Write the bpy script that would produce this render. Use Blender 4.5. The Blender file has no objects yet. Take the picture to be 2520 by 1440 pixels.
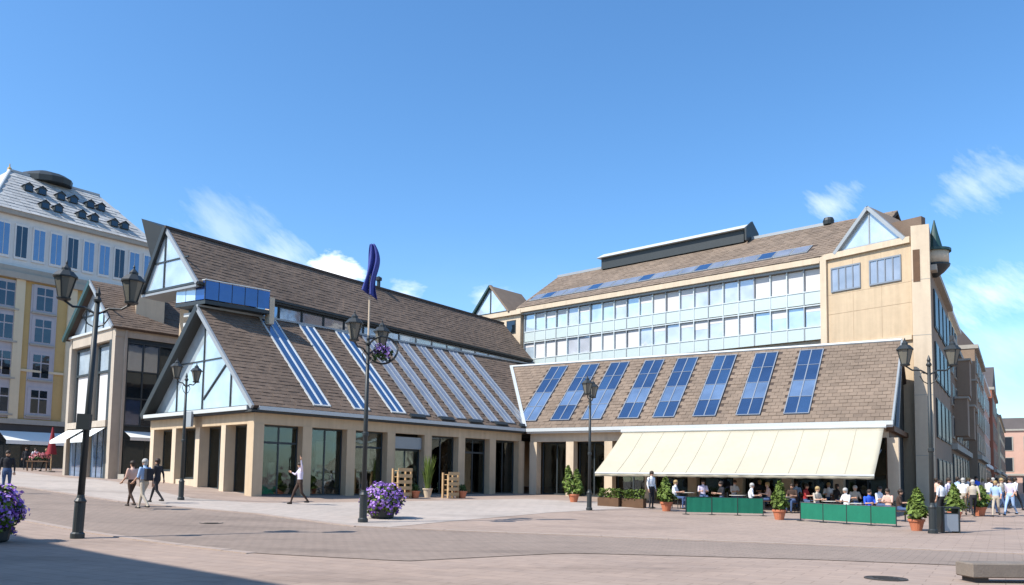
import bpy, bmesh, math, random
import numpy as np
from mathutils import Vector, Matrix
random.seed(7)
sc = bpy.context.scene
COL = sc.collection
R = math.radians

# ---------------------------------------------------------------- camera
FPX, PITCH, ROLL, EYE = 2008.0, R(4.5), R(0.9), 1.65
SHIFT = 1181 - 720 - FPX * math.tan(PITCH)
cam = bpy.data.objects.new('camera', bpy.data.cameras.new('camera'))
COL.objects.link(cam)
cam.data.sensor_width = 36.0
cam.data.lens = 36.0 * FPX / 2520.0
cam.data.shift_y = SHIFT / 2520.0
cam.data.clip_end = 3000
cam.location = (0, 0, EYE)
cam.rotation_euler = (Matrix.Rotation(math.pi / 2 + PITCH, 3, 'X') @ Matrix.Rotation(ROLL, 3, 'Z')).to_euler()
sc.camera = cam

# ---------------------------------------------------------------- world, sun, exposure
SUN_EL = R(48.0)
SUN_AZ = math.atan2(-0.87, -0.49)          # from +Y, clockwise
world = bpy.data.worlds.new('World'); sc.world = world; world.use_nodes = True
wt = world.node_tree; wt.nodes.clear()
def wn(t, **k):
    n = wt.nodes.new(t)
    for a, b in k.items(): setattr(n, a, b)
    return n
sky = wn('ShaderNodeTexSky', sky_type='NISHITA')
sky.sun_disc = False; sky.sun_elevation = SUN_EL; sky.sun_rotation = SUN_AZ % (2 * math.pi)
sky.air_density = 1.0; sky.dust_density = 0.6; sky.ozone_density = 3.2; sky.altitude = 0
hsv = wn('ShaderNodeHueSaturation'); hsv.inputs['Saturation'].default_value = 1.12; hsv.inputs['Value'].default_value = 1.0
tint = wn('ShaderNodeVectorMath', operation='MULTIPLY'); tint.inputs[1].default_value = (1.03, 1.17, 1.25)
wt.links.new(sky.outputs[0], tint.inputs[0]); wt.links.new(tint.outputs[0], hsv.inputs['Color'])
tc = wn('ShaderNodeTexCoord')
def vm(op, a, b=None):
    n = wn('ShaderNodeVectorMath', operation=op)
    wt.links.new(a, n.inputs[0])
    if b is not None:
        if isinstance(b, (tuple, list, Vector)): n.inputs[1].default_value = b
        else: wt.links.new(b, n.inputs[1])
    return n
def ma(op, a, b=None, c=None, clamp=False):
    n = wn('ShaderNodeMath', operation=op); n.use_clamp = clamp
    for i, v in enumerate((a, b, c)):
        if v is None: continue
        if isinstance(v, (int, float)): n.inputs[i].default_value = v
        else: wt.links.new(v, n.inputs[i])
    return n.outputs[0]
nrm = vm('NORMALIZE', tc.outputs['Generated'])
noise = wn('ShaderNodeTexNoise'); noise.inputs['Scale'].default_value = 34.0
noise.inputs['Detail'].default_value = 5.0; noise.inputs['Roughness'].default_value = 0.6
stretch = vm('MULTIPLY', nrm.outputs[0], (1.0, 1.0, 2.2)); wt.links.new(stretch.outputs[0], noise.inputs['Vector'])
noise2 = wn('ShaderNodeTexNoise'); noise2.inputs['Scale'].default_value = 3.1; noise2.inputs['Detail'].default_value = 6.0
wt.links.new(stretch.outputs[0], noise2.inputs['Vector'])
sepn = wn('ShaderNodeSeparateXYZ'); wt.links.new(nrm.outputs[0], sepn.inputs[0])
# scattered thin cloud low over the horizon, all the way round
low = wn('ShaderNodeMapRange'); low.inputs[1].default_value = 0.30; low.inputs[2].default_value = 0.06
low.inputs[3].default_value = 0.0; low.inputs[4].default_value = 1.0
wt.links.new(sepn.outputs[2], low.inputs[0])
c1 = ma('SUBTRACT', noise2.outputs[0], 0.50)
c1 = ma('MULTIPLY', c1, 4.0, clamp=True)
c1 = ma('MULTIPLY', c1, low.outputs[0])
c1 = ma('MULTIPLY', c1, 0.12)
def ray(px, py):
    xc = (px - 1260) / FPX; yc = (720 - py + SHIFT) / FPX
    c, s = math.cos(ROLL), math.sin(ROLL)
    x, y = xc * c - yc * s, xc * s + yc * c
    cp, sp = math.cos(PITCH), math.sin(PITCH)
    return Vector((x, cp - y * sp, sp + y * cp))
cloud = c1
# single clouds: direction, angular radius, strength
wisp = wn('ShaderNodeTexNoise'); wisp.inputs['Scale'].default_value = 16.0; wisp.inputs['Detail'].default_value = 5.0; wisp.inputs['Roughness'].default_value = 0.65
shear = vm('MULTIPLY', nrm.outputs[0], (1.0, 1.0, 1.0)); sw_ = wn('ShaderNodeVectorRotate'); sw_.rotation_type = 'Y_AXIS'; sw_.inputs['Angle'].default_value = -0.7
wt.links.new(shear.outputs[0], sw_.inputs['Vector']); sw2 = vm('MULTIPLY', sw_.outputs[0], (0.9, 1.0, 3.0)); wt.links.new(sw2.outputs[0], wisp.inputs['Vector'])
for (px, py, rad, st, ns, gain) in ((826, 676, 0.038, 0.95, 0.9, 2.0), (790, 690, 0.03, 0.8, 0.9, 1.8), (690, 640, 0.05, 0.35, 1.2, 1.0), (1000, 722, 0.026, 0.40, 1.3, 1.2), (560, 570, 0.065, 0.22, 1.2, 1.0),
                              (2050, 503, 0.032, 0.38, 1.5, 1.0), (2420, 440, 0.046, 0.34, 1.6, 0.9), (2440, 720, 0.06, 0.4, 1.6, 1.0),
                              (2465, 860, 0.07, 0.2, 1.2, 1.0), (1215, 745, 0.035, 0.4, 0.9, 1.2)):
    d = ray(px, py).normalized()
    dv = vm('SUBTRACT', nrm.outputs[0], tuple(d))
    dv = vm('MULTIPLY', dv.outputs[0], (1, 1, 1.35))
    ln = vm('LENGTH', dv.outputs['Vector'])
    m = ma('DIVIDE', ln.outputs['Value'], rad)
    m = ma('SUBTRACT', 1.0, m)
    src = noise if gain > 1.15 else wisp
    nz = ma('MULTIPLY_ADD', src.outputs[0], 1.6 * ns, -0.86 * ns)
    m = ma('ADD', m, nz)
    m = ma('MULTIPLY', m, gain, clamp=True)
    m = ma('MULTIPLY', m, st, clamp=True)
    cloud = ma('MAXIMUM', cloud, m)
mix = wn('ShaderNodeMix', data_type='RGBA')
wt.links.new(cloud, mix.inputs[0]); wt.links.new(hsv.outputs[0], mix.inputs[6])
mix.inputs[7].default_value = (9.2, 9.4, 9.7, 1)
bg = wn('ShaderNodeBackground'); bg.inputs['Strength'].default_value = 0.15
wo = wn('ShaderNodeOutputWorld')
world.cycles.sampling_method = 'MANUAL'; world.cycles.sample_map_resolution = 256
wt.links.new(mix.outputs[2], bg.inputs['Color']); wt.links.new(bg.outputs[0], wo.inputs[0])

sun = bpy.data.objects.new('sun', bpy.data.lights.new('sun', 'SUN')); COL.objects.link(sun)
sun.data.energy = 5.0; sun.data.angle = R(0.53); sun.data.color = (1.0, 0.955, 0.88)
TOSUN = Vector((math.sin(SUN_AZ) * math.cos(SUN_EL), math.cos(SUN_AZ) * math.cos(SUN_EL), math.sin(SUN_EL)))
sun.rotation_euler = TOSUN.to_track_quat('Z', 'Y').to_euler(); sun.location = (-30, -20, 60)
vs = sc.view_settings; vs.view_transform = 'Standard'; vs.look = 'None'; vs.exposure = 0.36; vs.gamma = 1.0
vs.use_curve_mapping = False

# ---------------------------------------------------------------- geometry helpers
def atY(px, py, Y):
    d = ray(px, py); return Vector((0, 0, EYE)) + d * (Y / d.y)
def atz(px, py, z):
    d = ray(px, py); return Vector((0, 0, EYE)) + d * ((z - EYE) / d.z)
# terrain: thin plate spline through surveyed heights of the square
GP = [(-11.26, 35.7, .66), (.81, 49.4, .78), (-19.7, 43, 1.30), (14.8, 30, .03), (12.15, 33, .08), (-24.6, 50, 1.32), (-39.6, 66, 1.98),
      (-11, 21, 0), (0, 14, 0), (-13, 29, .40), (19.8, 41, .42), (-4.5, 29, .21), (9.3, 36, .27), (-9.2, 36, .55), (0, 0, 0), (0, -30, 0), (60, 0, -.2),
      (-60, 0, .3), (-62, 60, 2.4), (60, 60, .2), (40, 120, .4), (80, 180, .8), (-60, 150, 3.0), (-20, 100, 2.4), (10, 22, 0.0), (6, 43, .55), (-60, -30, .2), (60, -30, -.2)]
_P = np.array([(a, b) for a, b, _ in GP], float); _Z = np.array([c for *_, c in GP], float)
def _U(r2): return np.where(r2 > 1e-9, 0.5 * r2 * np.log(np.maximum(r2, 1e-12)), 0.0)
_n = len(GP)
_K = _U(((_P[:, None] - _P[None]) ** 2).sum(-1)) + np.eye(_n) * 4.0
_A = np.zeros((_n + 3, _n + 3)); _A[:_n, :_n] = _K; _A[:_n, _n] = 1; _A[:_n, _n + 1:] = _P; _A[_n:, :_n] = _A[:_n, _n:].T
_W = np.linalg.solve(_A, np.concatenate([_Z, np.zeros(3)]))
def gnd(x, y):
    x = min(max(x, -70), 95); y = min(max(y, -32), 190)
    k = _U(((_P - np.array((x, y))) ** 2).sum(-1))
    return float(k @ _W[:_n] + _W[_n] + _W[_n + 1] * x + _W[_n + 2] * y)
def gp(px, py):
    d = ray(px, py); o = Vector((0, 0, EYE)); t = 3.0; prev = t
    while t < 400:
        p = o + d * t
        if p.z < gnd(p.x, p.y):
            a, b = prev, t
            for _ in range(24):
                m = (a + b) / 2; p = o + d * m
                if p.z < gnd(p.x, p.y): b = m
                else: a = m
            p = o + d * b; return Vector((p.x, p.y, gnd(p.x, p.y)))
        prev = t; t += 0.5
    p = o + d * 90; return Vector((p.x, p.y, gnd(p.x, p.y)))
def g3(x, y): return Vector((x, y, gnd(x, y)))

class Fr:
    """frame: origin, u along, v up, n outward"""
    def __init__(s, O, U, V, N): s.O, s.U, s.V, s.N = Vector(O), Vector(U).normalized(), Vector(V).normalized(), Vector(N).normalized()
    def p(s, u, v, n=0): return s.O + s.U * u + s.V * v + s.N * n
def wallf(P0, P1, z=0.0, toward=None):
    P0 = Vector((P0[0], P0[1], z)); P1 = Vector((P1[0], P1[1], z)); U = (P1 - P0).normalized()
    N = Vector((U.y, -U.x, 0))
    t = Vector(toward) if toward is not None else Vector((0, 0, 0))
    if N.dot(t - P0) < 0: N = -N
    f = Fr(P0, U, (0, 0, 1), N); f.L = (P1 - P0).length; return f

class MB:
    def __init__(s): s.v = []; s.f = []
    def raw(s, vs, fs):
        b = len(s.v); s.v += [Vector(v) for v in vs]; s.f += [tuple(i + b for i in f) for f in fs]; return s
    def box(s, F, u0, u1, v0, v1, n0, n1):
        P = [F.p(u, v, n) for n in (n0, n1) for v in (v0, v1) for u in (u0, u1)]
        return s.raw(P, [(0, 2, 3, 1), (4, 5, 7, 6), (0, 1, 5, 4), (2, 6, 7, 3), (0, 4, 6, 2), (1, 3, 7, 5)])
    def wbox(s, c, sx, sy, sz):
        F = Fr(c, (1, 0, 0), (0, 0, 1), (0, 1, 0)); return s.box(F, -sx / 2, sx / 2, 0, sz, -sy / 2, sy / 2)
    def poly(s, F, pts, n0, n1):
        k = len(pts); P = [F.p(u, v, n0) for u, v in pts] + [F.p(u, v, n1) for u, v in pts]
        return s.raw(P, [tuple(range(k)), tuple(range(2 * k - 1, k - 1, -1))] + [(i, (i + 1) % k, (i + 1) % k + k, i + k) for i in range(k)])
    def bar(s, a, b, w, h=None, up=(0, 0, 1)):
        a, b = Vector(a), Vector(b); h = h or w; d = (b - a); L = d.length; d.normalize()
        up = Vector(up)
        if abs(d.dot(up)) > .98: up = Vector((1, 0, 0))
        x = d.cross(up).normalized(); y = x.cross(d)
        return s.box(Fr(a, x, y, d), -w / 2, w / 2, -h / 2, h / 2, 0, L)
    def tube(s, pts, r, seg=10, cap=True):
        pts = [Vector(p) for p in pts]; n = len(pts); rs = r if isinstance(r, (list, tuple)) else [r] * n
        b = len(s.v); prevx = None
        for i, p in enumerate(pts):
            d = (pts[min(i + 1, n - 1)] - pts[max(i - 1, 0)]).normalized()
            ref = Vector((0, 0, 1)) if abs(d.z) < .95 else Vector((1, 0, 0))
            x = d.cross(ref).normalized() if prevx is None else (prevx - d * prevx.dot(d)).normalized()
            prevx = x; y = d.cross(x)
            for k in range(seg):
                a = 2 * math.pi * k / seg; s.v.append(p + (x * math.cos(a) + y * math.sin(a)) * rs[i])
        for i in range(n - 1):
            for k in range(seg):
                s.f.append((b + i * seg + k, b + i * seg + (k + 1) % seg, b + (i + 1) * seg + (k + 1) % seg, b + (i + 1) * seg + k))
        if cap:
            s.f.append(tuple(b + k for k in range(seg))[::-1]); s.f.append(tuple(b + (n - 1) * seg + k for k in range(seg)))
        return s
    def lathe(s, c, prof, seg=16, sx=1, sy=1):
        c = Vector(c); b = len(s.v); n = len(prof)
        for r, z in prof:
            for k in range(seg):
                a = 2 * math.pi * k / seg; s.v.append(c + Vector((r * math.cos(a) * sx, r * math.sin(a) * sy, z)))
        for i in range(n - 1):
            for k in range(seg):
                s.f.append((b + i * seg + k, b + i * seg + (k + 1) % seg, b + (i + 1) * seg + (k + 1) % seg, b + (i + 1) * seg + k))
        s.f.append(tuple(b + k for k in range(seg))[::-1]); s.f.append(tuple(b + (n - 1) * seg + k for k in range(seg)))
        return s
    def build(s, name, mat, parent=None, smooth=False, kind=None, recalc=True):
        off = wloc(parent) if parent is not None else Vector()
        me = bpy.data.meshes.new(name); me.from_pydata([tuple(v - off) for v in s.v], [], s.f); me.update()
        if recalc:
            bm = bmesh.new(); bm.from_mesh(me); bmesh.ops.recalc_face_normals(bm, faces=bm.faces); bm.to_mesh(me); bm.free()
        me.materials.append(M[mat] if isinstance(mat, str) else mat)
        if smooth:
            for p in me.polygons: p.use_smooth = True
        o = bpy.data.objects.new(name, me); COL.objects.link(o)
        if parent is not None: o.parent = parent
        if kind: o['kind'] = kind
        return o
def wloc(o):
    v = Vector(o.location); 
    while o.parent: o = o.parent; v += Vector(o.location)
    return v
def thing(name, label, cat, loc, group=None):
    o = bpy.data.objects.new(name, None); COL.objects.link(o); o.location = loc; o.empty_display_size = .2
    o['label'] = label; o['category'] = cat
    if group: o['group'] = group
    return o
def tag(o, label=None, cat=None, group=None, kind=None):
    for k, v in (('label', label), ('category', cat), ('group', group), ('kind', kind)):
        if v: o[k] = v
    return o
_unit = {}
def piece(name, parent, F, u0, u1, v0, v1, n0, n1, mat):
    """a rectangular piece that shares one unit mesh per material"""
    if mat not in _unit:
        me = bpy.data.meshes.new('unit_' + mat)
        mb = MB().box(Fr((0, 0, 0), (1, 0, 0), (0, 1, 0), (0, 0, 1)), 0, 1, 0, 1, 0, 1)
        me.from_pydata([tuple(v) for v in mb.v], [], mb.f)
        bm = bmesh.new(); bm.from_mesh(me); bmesh.ops.recalc_face_normals(bm, faces=bm.faces); bm.to_mesh(me); bm.free()
        me.materials.append(M[mat]); _unit[mat] = me
    o = bpy.data.objects.new(name, _unit[mat]); COL.objects.link(o)
    rot = Matrix((F.U, F.V, F.N)).transposed()
    S = Matrix.Diagonal((u1 - u0, v1 - v0, n1 - n0))
    m = (rot @ S).to_4x4(); m.translation = F.p(u0, v0, n0) - (wloc(parent) if parent is not None else Vector())
    o.matrix_local = m
    if parent is not None: o.parent = parent; o.matrix_local = m
    return o
def clip(poly, a, b, c):
    """keep a*u+b*v<=c"""
    out = []
    for i in range(len(poly)):
        p, q = poly[i], poly[(i + 1) % len(poly)]
        dp, dq = a * p[0] + b * p[1] - c, a * q[0] + b * q[1] - c
        if dp <= 0: out.append(p)
        if dp * dq < 0:
            t = dp / (dp - dq); out.append((p[0] + (q[0] - p[0]) * t, p[1] + (q[1] - p[1]) * t))
    return out
def copy_tree(o, parent=None):
    c = o.copy(); COL.objects.link(c)
    if parent is not None: c.parent = parent
    for ch in list(o.children): copy_tree(ch, c)
    return c

# ---------------------------------------------------------------- materials
M = {}
def mat(name, col, rough=.8, var=.12, scale=1.5, bump=.0, bscale=30, spec=.4, metal=0, island=0, streak=0, coat=0, trans=0):
    m = bpy.data.materials.new(name); m.use_nodes = True; nt = m.node_tree; L = nt.links
    b = nt.nodes['Principled BSDF']; b.inputs['Roughness'].default_value = rough; b.inputs['Metallic'].default_value = metal
    b.inputs['Specular IOR Level'].default_value = spec; b.inputs['Coat Weight'].default_value = coat
    if trans: b.inputs['Subsurface Weight'].default_value = trans
    g = nt.nodes.new('ShaderNodeNewGeometry'); pos = g.outputs['Position']
    val = None
    def mth(op, a, c):
        n = nt.nodes.new('ShaderNodeMath'); n.operation = op
        for i, v in enumerate((a, c)):
            if isinstance(v, (int, float)): n.inputs[i].default_value = v
            else: L.new(v, n.inputs[i])
        return n.outputs[0]
    if var:
        n = nt.nodes.new('ShaderNodeTexNoise'); n.inputs['Scale'].default_value = scale; n.inputs['Detail'].default_value = 5
        L.new(pos, n.inputs['Vector'])
        n2 = nt.nodes.new('ShaderNodeTexNoise'); n2.inputs['Scale'].default_value = scale * 7.3; n2.inputs['Detail'].default_value = 4
        L.new(pos, n2.inputs['Vector'])
        val = mth('ADD', mth('MULTIPLY', mth('SUBTRACT', n.outputs[0], .5), 2.6 * var), mth('MULTIPLY', mth('SUBTRACT', n2.outputs[0], .5), 1.4 * var))
    if streak:
        mp = nt.nodes.new('ShaderNodeVectorMath'); mp.operation = 'MULTIPLY'; L.new(pos, mp.inputs[0]); mp.inputs[1].default_value = (3.5, 3.5, .22)
        n = nt.nodes.new('ShaderNodeTexNoise'); n.inputs['Scale'].default_value = 1.0; n.inputs['Detail'].default_value = 5; L.new(mp.outputs[0], n.inputs['Vector'])
        s = mth('MULTIPLY', mth('SUBTRACT', n.outputs[0], .5), 2.4 * streak)
        val = s if val is None else mth('ADD', val, s)
    if island:
        s = mth('MULTIPLY', mth('SUBTRACT', g.outputs['Random Per Island'], .5), 2 * island)
        val = s if val is None else mth('ADD', val, s)
    if val is not None:
        v = mth('ADD', val, 1.0)
        h = nt.nodes.new('ShaderNodeHueSaturation'); h.inputs['Color'].default_value = (*col, 1); L.new(v, h.inputs['Value']); L.new(h.outputs[0], b.inputs['Base Color'])
    else: b.inputs['Base Color'].default_value = (*col, 1)
    if bump:
        n = nt.nodes.new('ShaderNodeTexNoise'); n.inputs['Scale'].default_value = bscale; n.inputs['Detail'].default_value = 4; L.new(pos, n.inputs['Vector'])
        bp = nt.nodes.new('ShaderNodeBump'); bp.inputs['Strength'].default_value = bump; bp.inputs['Distance'].default_value = .02
        L.new(n.outputs[0], bp.inputs['Height']); L.new(bp.outputs[0], b.inputs['Normal'])
    M[name] = m; return m
def glassmat(name, tint, body, refl=0.5, rough=.04, see=True, wav=.012):
    """window glass: see-through (see=True) or backed by a plain body colour, with a clear mirror layer over it"""
    m = bpy.data.materials.new(name); m.use_nodes = True; nt = m.node_tree; L = nt.links; nt.nodes.clear()
    out = nt.nodes.new('ShaderNodeOutputMaterial'); gl = nt.nodes.new('ShaderNodeBsdfGlossy'); gl.inputs['Roughness'].default_value = rough
    gl.inputs['Color'].default_value = (*tint, 1)
    lw = nt.nodes.new('ShaderNodeFresnel'); lw.inputs['IOR'].default_value = 1.52
    mm = nt.nodes.new('ShaderNodeMath'); mm.operation = 'MULTIPLY_ADD'; mm.use_clamp = True; L.new(lw.outputs[0], mm.inputs[0]); mm.inputs[1].default_value = 1.1; mm.inputs[2].default_value = refl
    if see:
        bd = nt.nodes.new('ShaderNodeBsdfTransparent'); bd.inputs['Color'].default_value = (*body, 1)
    else:
        bd = nt.nodes.new('ShaderNodeBsdfDiffuse'); bd.inputs['Color'].default_value = (*body, 1)
        g = nt.nodes.new('ShaderNodeNewGeometry'); n0 = nt.nodes.new('ShaderNodeTexNoise'); n0.inputs['Scale'].default_value = .9; L.new(g.outputs['Position'], n0.inputs['Vector'])
        h = nt.nodes.new('ShaderNodeHueSaturation'); h.inputs['Color'].default_value = (*body, 1)
        k = nt.nodes.new('ShaderNodeMath'); k.operation = 'MULTIPLY_ADD'; L.new(n0.outputs[0], k.inputs[0]); k.inputs[1].default_value = 1.0; k.inputs[2].default_value = .5
        L.new(k.outputs[0], h.inputs['Value']); L.new(h.outputs[0], bd.inputs['Color'])
    g = nt.nodes.new('ShaderNodeNewGeometry'); n = nt.nodes.new('ShaderNodeTexNoise'); n.inputs['Scale'].default_value = .8; L.new(g.outputs['Position'], n.inputs['Vector'])
    bp = nt.nodes.new('ShaderNodeBump'); bp.inputs['Strength'].default_value = .25; bp.inputs['Distance'].default_value = wav * 4; L.new(n.outputs[0], bp.inputs['Height'])
    L.new(bp.outputs[0], gl.inputs['Normal'])
    mx = nt.nodes.new('ShaderNodeMixShader'); L.new(mm.outputs[0], mx.inputs[0]); L.new(bd.outputs[0], mx.inputs[1]); L.new(gl.outputs[0], mx.inputs[2]); L.new(mx.outputs[0], out.inputs[0])
    M[name] = m; return m

mat('concrete', (.52, .395, .26), .85, .12, .45, .25, 25, streak=.18)
mat('concrete_pale', (.58, .465, .335), .85, .11, .6, .2, 25, streak=.16)
mat('stucco_cream', (.62, .52, .36), .9, .06, .7, .2, 30, streak=.06)
mat('stucco_yellow', (.50, .345, .145), .9, .08, .6, .2, 30, streak=.06)
mat('plaster_lilac', (.42, .40, .42), .9, .06, .7, .1, 30, streak=.06)
mat('plaster_grey', (.36, .33, .28), .9, .1, .8, .2, 30, streak=.08)
mat('plaster_white', (.66, .65, .62), .85, .05, .7, .1, 30, streak=.06)
mat('stone_dark', (.06, .056, .053), .85, .15, 1.0, .3, 20)
mat('tile_brown', (.150, .106, .077), .85, .34, .22, .3, 40, island=.13)
mat('tile_tan', (.20, .148, .108), .85, .28, .22, .3, 40, island=.12)
mat('tile_light', (.42, .415, .40), .8, .10, .4, .3, 40, island=.14)
mat('roof_base', (.07, .05, .04), .9, .1)
mat('zinc', (.30, .32, .33), .5, .08, 1.0, spec=.5, metal=.2)
mat('zinc_pale', (.52, .54, .53), .5, .06, 1.0, spec=.5)
mat('metal_dark', (.022, .027, .028), .5, .15, 3, spec=.5)
mat('metal_teal', (.02, .055, .05), .45, .12, 3, spec=.5)
mat('frame_dark', (.035, .045, .05), .5, .1, 3)
mat('frame_pale', (.55, .60, .60), .5, .06, 2)
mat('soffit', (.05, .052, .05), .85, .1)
mat('wood_brown', (.12, .062, .03), .7, .25, 3, .2, 20)
mat('wood_pale', (.50, .33, .17), .75, .16, 4, .2, 30)
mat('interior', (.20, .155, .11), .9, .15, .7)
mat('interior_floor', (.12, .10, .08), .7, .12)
mat('display', (.62, .58, .50), .8, .1)
mat('display_teal', (.05, .28, .25), .6, .1)
mat('blind', (.62, .59, .57), .85, .04, 2)
mat('spandrel', (.50, .57, .55), .3, .06, 1.0, spec=.6)
mat('awning', (.47, .425, .32), .9, .08, .5, .15, 12)
mat('canopy_white', (.75, .76, .72), .8, .04)
mat('green_canvas', (.012, .17, .10), .9, .12, 2, .15, 10)
mat('terracotta', (.50, .17, .085), .8, .12, 4, .2, 30)
mat('conifer', (.115, .165, .028), .8, .2, 6, island=.45)
mat('leaf_dark', (.03, .07, .015), .8, .2, 5, island=.4)
mat('petal', (.22, .09, .42), .8, .1, 6, island=.5, trans=.0)
mat('petal_pale', (.42, .25, .62), .8, .1, 6, island=.4)
mat('flag_cloth', (.045, .06, .26), .8, .2, 4)
mat('lamp_glass', (.16, .15, .12), .2, .05, 3, spec=.5)
mat('white_cloth', (.78, .77, .75), .9, .05)
mat('skin', (.52, .30, .20), .6, .05, 9)
mat('hair_dark', (.035, .022, .014), .6, .2, 20)
mat('hair_grey', (.42, .40, .37), .7, .15, 20)
mat('hair_blond', (.38, .26, .11), .6, .15, 20)
mat('cl_white', (.76, .76, .78), .9, .06, 5); mat('cl_blue', (.36, .50, .72), .9, .06, 5); mat('cl_royal', (.03, .11, .62), .9, .06, 5)
mat('cl_peach', (.66, .42, .33), .9, .06, 5); mat('cl_dark', (.022, .022, .027), .9, .1, 5); mat('cl_brown', (.06, .035, .025), .9, .1, 5)
mat('cl_tan', (.46, .40, .32), .9, .06, 5); mat('cl_red', (.36, .03, .03), .9, .06, 5); mat('cl_jeans', (.06, .10, .2), .9, .1, 5); mat('cl_lilac', (.60, .54, .66), .9, .06, 5)
mat('shoe', (.03, .025, .02), .6, .1, 5)
mat('red_cloth', (.24, .025, .035), .85, .1, 3)
mat('granite_light', (.37, .29, .24), .8, .10, 2.2, .15, 40)
mat('granite_dark', (.20, .165, .135), .85, .2, 2.5, .3, 30)
mat('bin_metal', (.30, .33, .37), .4, .1, 3, metal=.4)
mat('iron', (.05, .045, .04), .6, .2, 6, .3, 60)
mat('concrete_grey', (.44, .375, .30), .85, .12, .5, .25, 25, streak=.16)
mat('brick_side', (.26, .185, .13), .9, .12, .8, streak=.1)
mat('brick_far', (.20, .135, .092), .9, .12, .8, streak=.08); mat('brick_red', (.34, .13, .08), .9, .12, .8); mat('pink_stucco', (.55, .34, .26), .9, .08, .6)
mat('roof_far', (.09, .075, .07), .85, .15, .6)
glassmat('glass_shop', (.8, .88, .9), (.66, .70, .67), .02, .02, True)
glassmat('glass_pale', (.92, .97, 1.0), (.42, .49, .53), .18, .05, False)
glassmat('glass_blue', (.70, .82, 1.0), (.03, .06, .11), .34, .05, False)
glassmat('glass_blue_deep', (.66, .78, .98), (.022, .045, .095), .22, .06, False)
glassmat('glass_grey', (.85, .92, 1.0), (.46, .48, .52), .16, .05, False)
glassmat('glass_roof', (.85, .92, .95), (.25, .255, .28), .18, .08, False)
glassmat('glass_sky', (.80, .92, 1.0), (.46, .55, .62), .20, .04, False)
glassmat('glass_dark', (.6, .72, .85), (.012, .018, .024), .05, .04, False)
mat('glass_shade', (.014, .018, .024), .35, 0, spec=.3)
mat('skylight_frame', (.20, .23, .27), .5, .08, 2)
glassmat('glass_mid', (.7, .82, 1.0), (.13, .19, .28), .25, .06, False)
glassmat('glass_balcony', (.55, .72, 1.0), (.01, .045, .20), .12, .05, False)

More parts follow.
